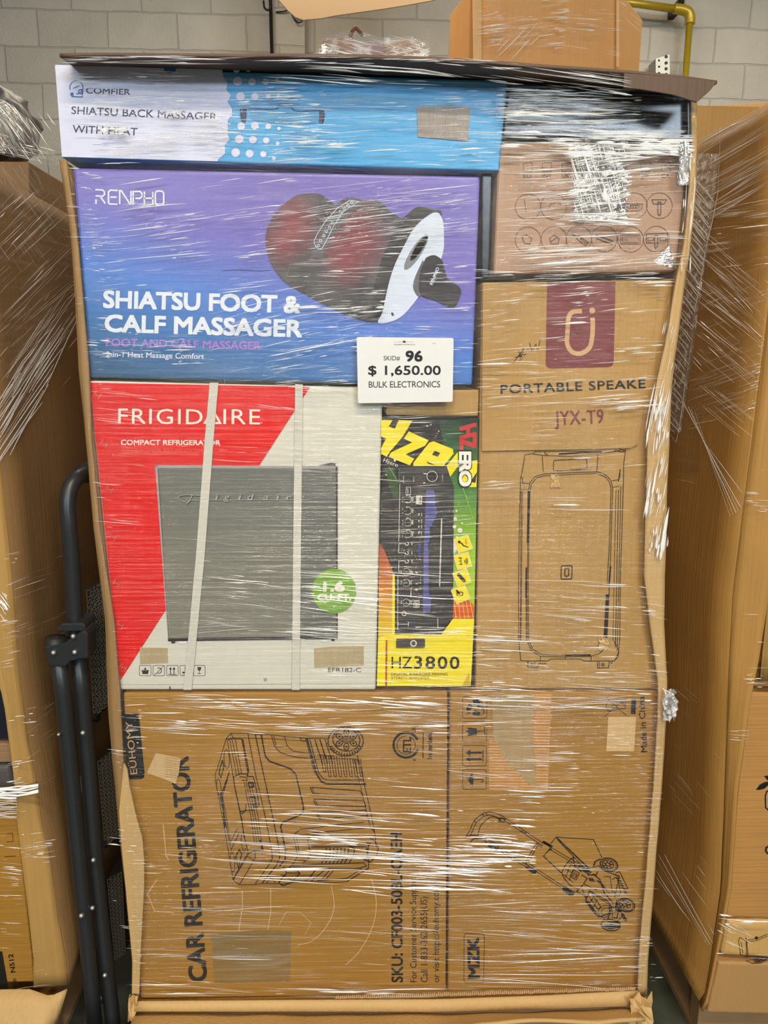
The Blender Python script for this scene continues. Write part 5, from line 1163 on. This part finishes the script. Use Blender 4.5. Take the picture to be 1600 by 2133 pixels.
for k in range(56):
    t = 1-rnd.random()**1.5; bx, by = 36+(153-36)*(1-t), 913+(668-913)*(1-t)      # on the slanting lower edge of the film
    off = rnd.uniform(0, 70); x1, y1 = bx-off*0.9, by-off*0.4; Ls = rnd.uniform(60, 220); a_ = -1.0+rnd.gauss(0, 0.03)
    x0, y0 = x1-Ls*math.cos(a_)*0.5, y1-Ls*math.sin(a_)*0.5
    sg.append(((x0, y0), (x0+Ls*math.cos(a_), y0+Ls*math.sin(a_)), rnd.uniform(0.9, 2.8) if t > 0.3 else rnd.uniform(0.7, 1.4), 0.5 if t > 0.3 else 0.1))
sg.append(((20, 948), (100, 800), 3.0, 1)); sg.append(((95, 805), (168, 650), 2.2, 1))
sg = [q for q in sg if q[0][0] > -60 and q[1][0] < 175]
strand_glints('film_strand_glints', LW, sg, lambda x, y: on_side(x, y, 0.009), Vector((1, -0.2, 0)), 3)
bmr = []
rnd = random.Random(9)
for k in range(16):
    yb = 1641+k*4.2; pts = []
    for j in range(8):
        x = -70+j*(150 if k < 5 else 105)/7
        pts.append(P(x, yb+rnd.uniform(-2, 2)-(max(0, x-30)*0.16 if k < 6 else 0), -0.012-rnd.uniform(0, 0.006)))
    tube('wrap_strand', pts, rnd.uniform(0.0012, 0.0028) if k < 6 else rnd.uniform(0.0006, 0.0014), CREASE_GLINT if k < 6 else CRF, LW, 6)
crease_glints('corner_crease_glints', LW, [(5, 1100, 35, 1400, 40, -0.2, 24, 1.2, .5), (20, 1450, 70, 1640, 40, -0.15, 18, 1.4, .7), (0, 1238, 14, 1290, 40, 0.9, 16, 2.2, .9), (40, 1680, 85, 1780, 24, -.1, 20, 1.2, .5), (30, 1750, 110, 2060, 50, -0.1, 22, 1.0, .4), (0, 1690, 40, 2000, 60, 0.05, 40, 1.0, .3)], lambda x, y: P(x, y, -0.010), 33)
# film tent over the dark thing on top
ta = [P(-40, 185, 0.30), P(0, 205, 0.32), P(28, 220, 0.34), P(50, 240, 0.36), P(78, 270, 0.42), P(105, 305, 0.52), P(124, 336, 0.62)]
tb = [P(-60, 320, 0.10), P(0, 318, 0.15), P(28, 322, 0.22), P(55, 330, 0.30), P(80, 334, 0.40), P(105, 338, 0.50), P(124, 341, 0.62)]
loft('film_tent', ta, tb, 24, 10, film('tent_film', 0.2, 0.2, 30, 12, 0.8, 0.6), LW, 0, 0.006, 14, 6)
crease_glints('tent_crease_glints', LW, [(0, 205, 60, 320, 60, 0.95, 60, 1.5, .5), (50, 240, 120, 335, 40, 0.95, 60, 1.6, .6), (0, 295, 110, 335, 40, 0.25, 60, 1.4, .5)], lambda x, y: P(x, y, 0.28), 35)
DT = thing('black_bag', 'dark bundle showing through the film on top of the left skid', 'bundle', P(10, 310, 0.45))
bm = bmesh.new(); bmesh.ops.create_icosphere(bm, subdivisions=4, radius=1)
c = P(4, 262, 0.5)
for v in bm.verts:
    q = v.co.copy(); k = 1+0.22*mnoise.noise(q*2.5)+0.08*mnoise.noise(q*7); v.co = c+Vector((q.x*0.066*k, q.y*0.12*k, q.z*0.075*k))
bm_obj('bundle_body', bm, flat('dark_grey_sack', rgb(70, 68, 70), 0.4, scale=30), DT, True)
sup = P(4, 300, 0.5).z
CS = carton('kraft_carton', 'kraft carton top inside the left skid carrying the dark bundle', 'carton', [(-60, 336), (60, 336), (66, 700), (-40, 700)], 0.40, 0.3, K_SHD, 0.004)

# ================================================================== right skid
RS = thing('bulk_carton', 'tall tan board bulk carton of the right skid', 'bulk carton', (1.0, 0.45, 0.12))
RE1 = [(1640, 195), (1625, 400), (1600, 650), (1569, 900), (1547, 1068), (1527, 1237), (1519, 1380), (1516, 1500), (1509, 1700), (1503, 1850), (1485, 1985), (1462, 2133), (1440, 2260)]
RE2 = [(1740, 195), (1715, 400), (1680, 650), (1645, 900), (1622, 1100), (1600, 1250), (1580, 1380), (1563, 1460), (1549, 1560), (1537, 1640), (1522, 1850), (1500, 1960), (1466, 2133), (1446, 2260)]
R1 = [P(x, y, 0.0) for x, y in RE1]; R2 = [P(x, y, -0.025) for x, y in RE2]
for q_ in (R1, R2):
    for p in q_: p.z = max(p.z, 0.145)
print('right edge x:', [round(p.x, 3) for p in R1], 'z', [round(p.z, 3) for p in R1])
print('left edge x:', [round(p.x, 3) for p in E2], 'z', [round(p.z, 3) for p in E2])
XR = 0.70
RF = [Vector((XR+0.01, 0.95, p.z)) for p in R1]; RF[0].z = PX(1420, 292, XR).z
K_TAN = kraft('kraft_board_tan', rgb(176, 132, 68))
loft('side_panel', R1, RF, 60, 12, K_TAN, RS, 0.005, 0.003, 4, 3)
loft('corner_panel', R1, R2, 60, 5, K_TAN, RS, 0.005, 0.001, 8, 3)
box('back_panel', (XR+0.01, 0.945, 0.14), (1.6, 0.951, P(1500, 222, 0.95).z), K_TAN, RS)
loft('front_panel', [P(1740, 195, -0.02), P(1645, 900, -0.02), P(1600, 1250, -0.02), P(1582, 1418, -0.02)], [Vector((1.6, -0.02, P(x, y, -0.02).z)) for x, y in ((1740, 195), (1645, 900), (1600, 1250), (1582, 1418))], 20, 6, K_MID, RS, 0.005, 0.002, 6, 3)
pallet('wooden_pallet', 'wooden pallet under the right skid, right of the bare floor strip', 0.76, 1.6, 0.05, 0.93, 0.14)
K_OR = kraft('kraft_board_orange', rgb(212, 160, 92))
def tall(name, label, cat, pts, Y, depth, mat):
    c = [P(x, y, Y) for x, y in pts]; c += [Vector((c[-1].x, Y, 0.01)), Vector((c[0].x, Y, 0.01))]
    root = thing(name, label, cat, ((c[0].x+c[-1].x)/2, Y+depth/2, 0)); prism('carton_body', c, Vector((0, depth, 0)), mat, root, 0.004); return root
BKC = tall('kraft_carton', 'orange tan carton top edge standing behind the right skid', 'carton', [(1452, 232), (1466, 222), (1660, 208)], 1.0, 0.5, K_OR)
K_LW = kraft('kraft_lower', rgb(180, 132, 72), flute='h')
c1 = carton('kraft_carton', 'kraft carton with black leaf mark at the right frame edge', 'carton', [(1556, 1442), (1760, 1450), (1740, 1915), (1512, 1912)], 0.0, 0.5, K_LW, 0.006)
pr = Print(0, (1330, 1450), 3.122); pr.lay = 2
pr.poly([(765, 610), (790, 575), (825, 558), (850, 556), (845, 580), (820, 602), (790, 610)], CHAR); pr.poly([(818, 520), (850, 515), (900, 540), (870, 555), (840, 548)], CHAR); pr.poly([(850, 560), (900, 560), (950, 600), (900, 615), (860, 590)], CHAR)
pr.stroke([(780, 602), (845, 568)], 0.8, K_LW)
pr.stroke([(950, 745), (850, 745), (828, 725), (826, 650), (835, 620), (860, 610)], 2.6, CHAR); pr.stroke([(850, 975), (832, 985), (828, 1005), (838, 1022), (860, 1026)], 3.5, CHAR)
pr.build('printed_logo', c1, label='black leaves over a rounded outline')
c0 = carton('kraft_carton', 'dark kraft carton strip above the leaf marked carton at right', 'carton', [(1584, 1380), (1760, 1382), (1750, 1436), (1570, 1430)], 0.01, 0.5, K_LW, 0.004)
c2 = carton('mower_carton', 'kraft carton with a partial tool drawing under the leaf marked carton', 'carton', [(1516, 1917), (1745, 1922), (1730, 2003), (1502, 1992)], 0.0, 0.5, kraft('kraft_shiny', rgb(204, 162, 98), 0.35), 0.012)
pr = Print(0, (1330, 1450), 3.122); pr.lay = 2
pr.stroke([(840, 1548), (775, 1575), (700, 1590), (660, 1570), (652, 1590), (665, 1680), (700, 1695), (715, 1690), (705, 1600)], 1.1, INK); pr.stroke([(840, 1560), (770, 1590), (705, 1600)], 1, INK); pr.stroke([(668, 1600), (680, 1670)], 1, INK); pr.stroke([(700, 1570), (705, 1700)], 1.2, INK)
pr.disc(768, 1573, 10, INK); pr.stroke([(700, 1720), (740, 1738), (800, 1735), (843, 1700), (790, 1698), (750, 1712)], 1.3, INK, closed=True)
for k in range(6): pr.ring(765+k*13, 1718-k*2, 10, 1.4, INK)
pr.build('printed_illustration', c2)
c3 = carton('kraft_carton', 'plain kraft carton in the bottom right corner of the photo', 'carton', [(1497, 2004), (1740, 2012), (1720, 2116), (1473, 2110)], 0.0, 0.5, kraft('kraft_plain', rgb(178, 136, 84), var=0.04), 0.006)
RW_ = thing('stretch_wrap', 'clear wrap crossing in diagonal lines over the right skid', 'stretch wrap', (0.95, 0.4, 0.2))
def on_right(x, y, d=0.006):
    v = ray(x, y)
    def gap(Y):
        q = CAM+v*((Y-CAM.y)/v.y); j = 0
        while j < len(R1)-2 and R1[j+1].z > q.z: j += 1
        dzz = R1[j+1].z-R1[j].z; tt = (q.z-R1[j].z)/dzz if abs(dzz) > 1e-6 else 0
        xn = R1[j].x+(R1[j+1].x-R1[j].x)*max(0, min(1, tt)); xb = xn+(XR+0.01-xn)*Y/0.95
        return q.x-xb+d, q
    lo, hi = 0.0, 0.95
    if gap(lo)[0]*gap(hi)[0] > 0: return gap(lo)[1] if abs(gap(lo)[0]) < abs(gap(hi)[0]) else gap(hi)[1]
    for _ in range(26):
        m_ = (lo+hi)/2
        if gap(lo)[0]*gap(m_)[0] <= 0: hi = m_
        else: lo = m_
    return gap(hi)[1]
ra = [on_right(1445, 300), on_right(1425, 480), on_right(1402, 700), on_right(1394, 980)]
rb = [Vector((p.x-0.008, p.y, p.z)) for p in (R1[0], R1[1], R1[2], P(1569, 1010, 0.0))]
loft('film_sheet', ra, rb, 40, 16, FILM_SIDE, RW_, 0, 0.0015, 9, 1)
crease_glints('film_crease_glints', RW_, [(1440, 250, 1600, 420, 110, -0.55, 80, 1.5, .35), (1470, 420, 1600, 560, 90, -0.12, 60, 1.4, .45), (1450, 540, 1600, 780, 130, 0.75, 50, 1.1, .2), (1440, 600, 1600, 860, 150, -0.35, 60, 1.1, .2), (1440, 760, 1590, 900, 50, -0.2, 60, 1.0, .12), (1460, 900, 1560, 1080, 8, 0.98, 90, 1.6, .3), (1370, 1780, 1490, 1980, 16, 1.0, 110, 1.6, .5), (1400, 1560, 1500, 1800, 26, 0.85, 60, 1.0, .1), (1380, 980, 1450, 1010, 6, 0.2, 60, 1.4, .7), (1380, 1430, 1450, 1560, 14, .7, 40, .8, .2)],
        lambda x, y: on_right(x, y, 0.0105), 41, Vector((-1, -0.2, 0)))
rnd = random.Random(78); sg = []
def fold_l(y): return 1448-(y-300)*0.085-max(0, y-560)*0.06
def fold_r(y): return 1500-(y-300)*0.10-max(0, y-420)*0.045
y = 372
while y < 900:
    xl_, xr_ = fold_l(y)+rnd.uniform(0, 8), fold_r(y+50)-rnd.uniform(0, 10)
    sg.append(((xl_, y), (xr_, y+(xr_-xl_)*1.25), rnd.uniform(2.4, 5.0) if y < 620 else rnd.uniform(1.2, 3.0), 1.0 if y < 600 else 0.7)); y += rnd.uniform(8, 17)
for a_, b_ in (((1500, 265), (1497, 400)), ((1497, 400), (1470, 520)), ((1470, 520), (1448, 650)), ((1448, 650), (1428, 800)), ((1428, 800), (1410, 920))): sg.append((a_, b_, 1.6, 0.2))
for k in range(34):
    x0 = rnd.uniform(1440, 1500); y0 = rnd.uniform(440, 860); Ls = rnd.uniform(60, 150); sg.append(((x0, y0), (x0+Ls*0.75, y0+Ls*0.62), rnd.uniform(0.8, 1.6), 0.12))
for k in range(26):
    y0 = rnd.uniform(230, 430); sg.append(((1440+rnd.uniform(0, 40), y0+40), (1600, y0-45), rnd.uniform(1.0, 2.6), 0.4))
for k in range(5): sg.append(((1420+k*7, 835+k*6), (1545-k*6, 1060+k*4), 1.6, 0.4))
for d_ in (0, 9, 22): sg.append(((1362+d_, 1790), (1372+d_*2+40, 1870)), ) if False else sg.append(((1362+d_, 1780), (1475+d_*0.5, 1968), 2.0, 0.7))
sg = [q for q in sg if min(q[0][1], q[1][1]) > 215]
loft('film_fold', [on_right(fold_l(y_), y_, 0.008) for y_ in (320, 420, 560, 700, 900)], [on_right(fold_r(y_), y_, 0.008) for y_ in (320, 420, 560, 700, 900)], 40, 8, film('folded_film', 0.3, 0.45, 60, 90, 0.8, -0.9), RW_, 0, 0.001, 14, 2)
strand_glints('film_strand_glints', RW_, sg, lambda x, y: on_right(x, y, 0.0105), Vector((-1, -0.2, 0)), 4)
crease_glints('corner_crease_glints', RW_, [(1560, 880, 1600, 1100, 24, 0.02, 18, 1.3, .6), (1555, 1230, 1600, 1440, 24, 0.02, 20, 1.3, .6), (1525, 1440, 1600, 1560, 16, 0.05, 30, 1.2, .5), (1505, 1905, 1600, 1925, 24, 0.03, 60, 2.4, .8), (1500, 1985, 1600, 2002, 18, 0.05, 60, 2.0, .7), (1500, 1925, 1560, 1990, 30, 0.5, 24, 1.2, .5)], lambda x, y: P(x, y, -0.029), 43)

# ================================================================== things behind, up by the wall
HC = thing('octagonal_carton', 'tall wrapped eight sided tan carton rising behind the centre skid', 'carton', P(1135, 200, 1.9))
octp = [(936, 1.95), (977, 1.72), (1125, 1.66), (1285, 1.72), (1334, 1.95)]
zt = 2.75
base = []
for x, Y in octp: p = P(x, 110, Y); base.append(Vector((p.x, Y, 0)))
cx = sum(p.x for p in base)/5; base += [Vector((cx+0.25, 2.25, 0)), Vector((cx-0.25, 2.25, 0))]
prism('board_body', [Vector((p.x, p.y, 0.02)) for p in base], Vector((0, 0, zt)), kraft('kraft_background', rgb(214, 158, 90), var=0.05), HC, 0.004)
slab('facet_light_strip', [(984, -30), (1003, -30), (1003, 128), (986, 128)], 1.655, 0.004, kraft('facet_light_board', rgb(226, 180, 118)), HC)  # pale strips paint the lighter facets that the even lighting leaves out
slab('facet_light_strip', [(1284, -30), (1290, -30), (1290, 140), (1284, 140)], 1.70, 0.004, kraft('facet_light_board', rgb(226, 180, 118)), HC)
HW = thing('stretch_wrap', 'clear wrap glinting on the eight sided carton behind', 'stretch wrap', P(1135, 100, 1.64))
crease_glints('film_crease_glints', HW, [(1000, 0, 1180, 110, 200, -0.1, 30, 1.2, .35), (1180, 10, 1290, 130, 60, 0.1, 40, 1.0, .25), (1040, 0, 1120, 120, 14, -0.8, 120, 1.4, .4), (1290, 0, 1328, 60, 14, 0.7, 60, 1.4, .5)], lambda x, y: P(x, y, 1.645), 51)
loft('film_sheet', [P(990, -30, 1.65), P(985, 130, 1.65)], [P(1285, -30, 1.65), P(1285, 140, 1.65)], 12, 12, FILM, HW, 0, 0.001, 5, 1)
SC = tall('kraft_carton', 'kraft bulk carton behind the centre skid carrying the wrapped bundle', 'carton', [(560, 124), (932, 132)], 1.5, 0.4, K_MID)
WB = thing('wrapped_bundle', 'film wrapped bundle of small cartons peeping above the lid', 'bundle', P(770, 122, 1.7))
slab('small_carton', [(672, 84), (735, 72), (740, 122), (668, 122)], 1.62, 0.15, kraft('bundle_brown', rgb(178, 132, 84)), WB, 0.004)
slab('small_carton', [(742, 94), (790, 90), (800, 104), (798, 122), (740, 122)], 1.63, 0.14, flat('mauve_bag', rgb(160, 110, 124), 0.4), WB, 0.004)
slab('small_carton', [(800, 86), (856, 80), (882, 98), (892, 122), (800, 122)], 1.64, 0.15, kraft('bundle_tan', rgb(196, 160, 128)), WB, 0.006)
slab('paper_label', [(681, 101), (706, 99), (707, 112), (681, 113)], 1.617, 0.001, PAPER, WB)
loft('film_sheet', [P(650, 118, 1.66), P(672, 80, 1.61), P(738, 60, 1.60), P(790, 76, 1.60), P(858, 76, 1.61), P(884, 92, 1.63), P(897, 120, 1.66)], [P(648, 124, 1.6), P(672, 124, 1.57), P(738, 124, 1.57), P(790, 124, 1.57), P(858, 124, 1.57), P(884, 124, 1.58), P(900, 124, 1.6)], 30, 8, film('bundle_film', 0.3, 0.35, 20, 20, 1.0), WB, 0, 0.008, 14, 5)
tube('tied_top', catmull([P(730, 74, 1.61), P(735, 64, 1.6), P(741, 58, 1.6), P(748, 64, 1.6), P(756, 74, 1.61)], 5), 0.007, flat('brown_twist', rgb(110, 74, 52), 0.6), WB, 10)
crease_glints('film_crease_glints', WB, [(660, 80, 890, 122, 160, 0.25, 26, 1.4, .6), (800, 90, 890, 122, 60, -0.3, 40, 1.8, .8)], lambda x, y: P(x, y, 1.565), 53)
# tan slung sheet at the top of the frame
TS = thing('hanging_sheet', 'blurred tan sheet sagging into the top of the frame before the block wall', 'sheet', P(760, 10, 2.6))
SHM, n_, l_, b_ = newmat('thin_tan_sheet', 0.5); b_.inputs['Base Color'].default_value = rgb(176, 146, 108); b_.inputs['Alpha'].default_value = 0.72
sag = [(575, -60), (580, 0), (600, 22), (615, 36), (632, 42), (670, 38), (700, 32), (750, 25), (800, 18), (850, 10), (900, 1), (940, -12), (960, -60)]
bm = bmesh.new(); A_ = [P(x, y, 2.6) for x, y in sag]
slab('sheet_body', sag, 2.6, 0.01, SHM, TS, 0.002)
zb = P(760, -60, 2.6).z; xa, xb_ = P(575, -60, 2.6).x, P(960, -60, 2.6).x
box('sheet_body', (xa, 2.6, zb-0.01), (xb_, 2.61, 4.4), SHM, TS)

# ------------------------------------------------------------------ groups of like things
for o in list(bpy.data.objects):
    if o.parent is None and o.get('category') and not o.get('group'):
        c_ = o['category']
        if c_ == 'pallet': o['group'] = 'wooden pallets under the skids'
        elif c_ == 'stretch wrap': o['group'] = 'clear stretch wraps round the loads'
        elif c_ == 'bulk carton': o['group'] = 'bulk cartons of the neighbouring skids'
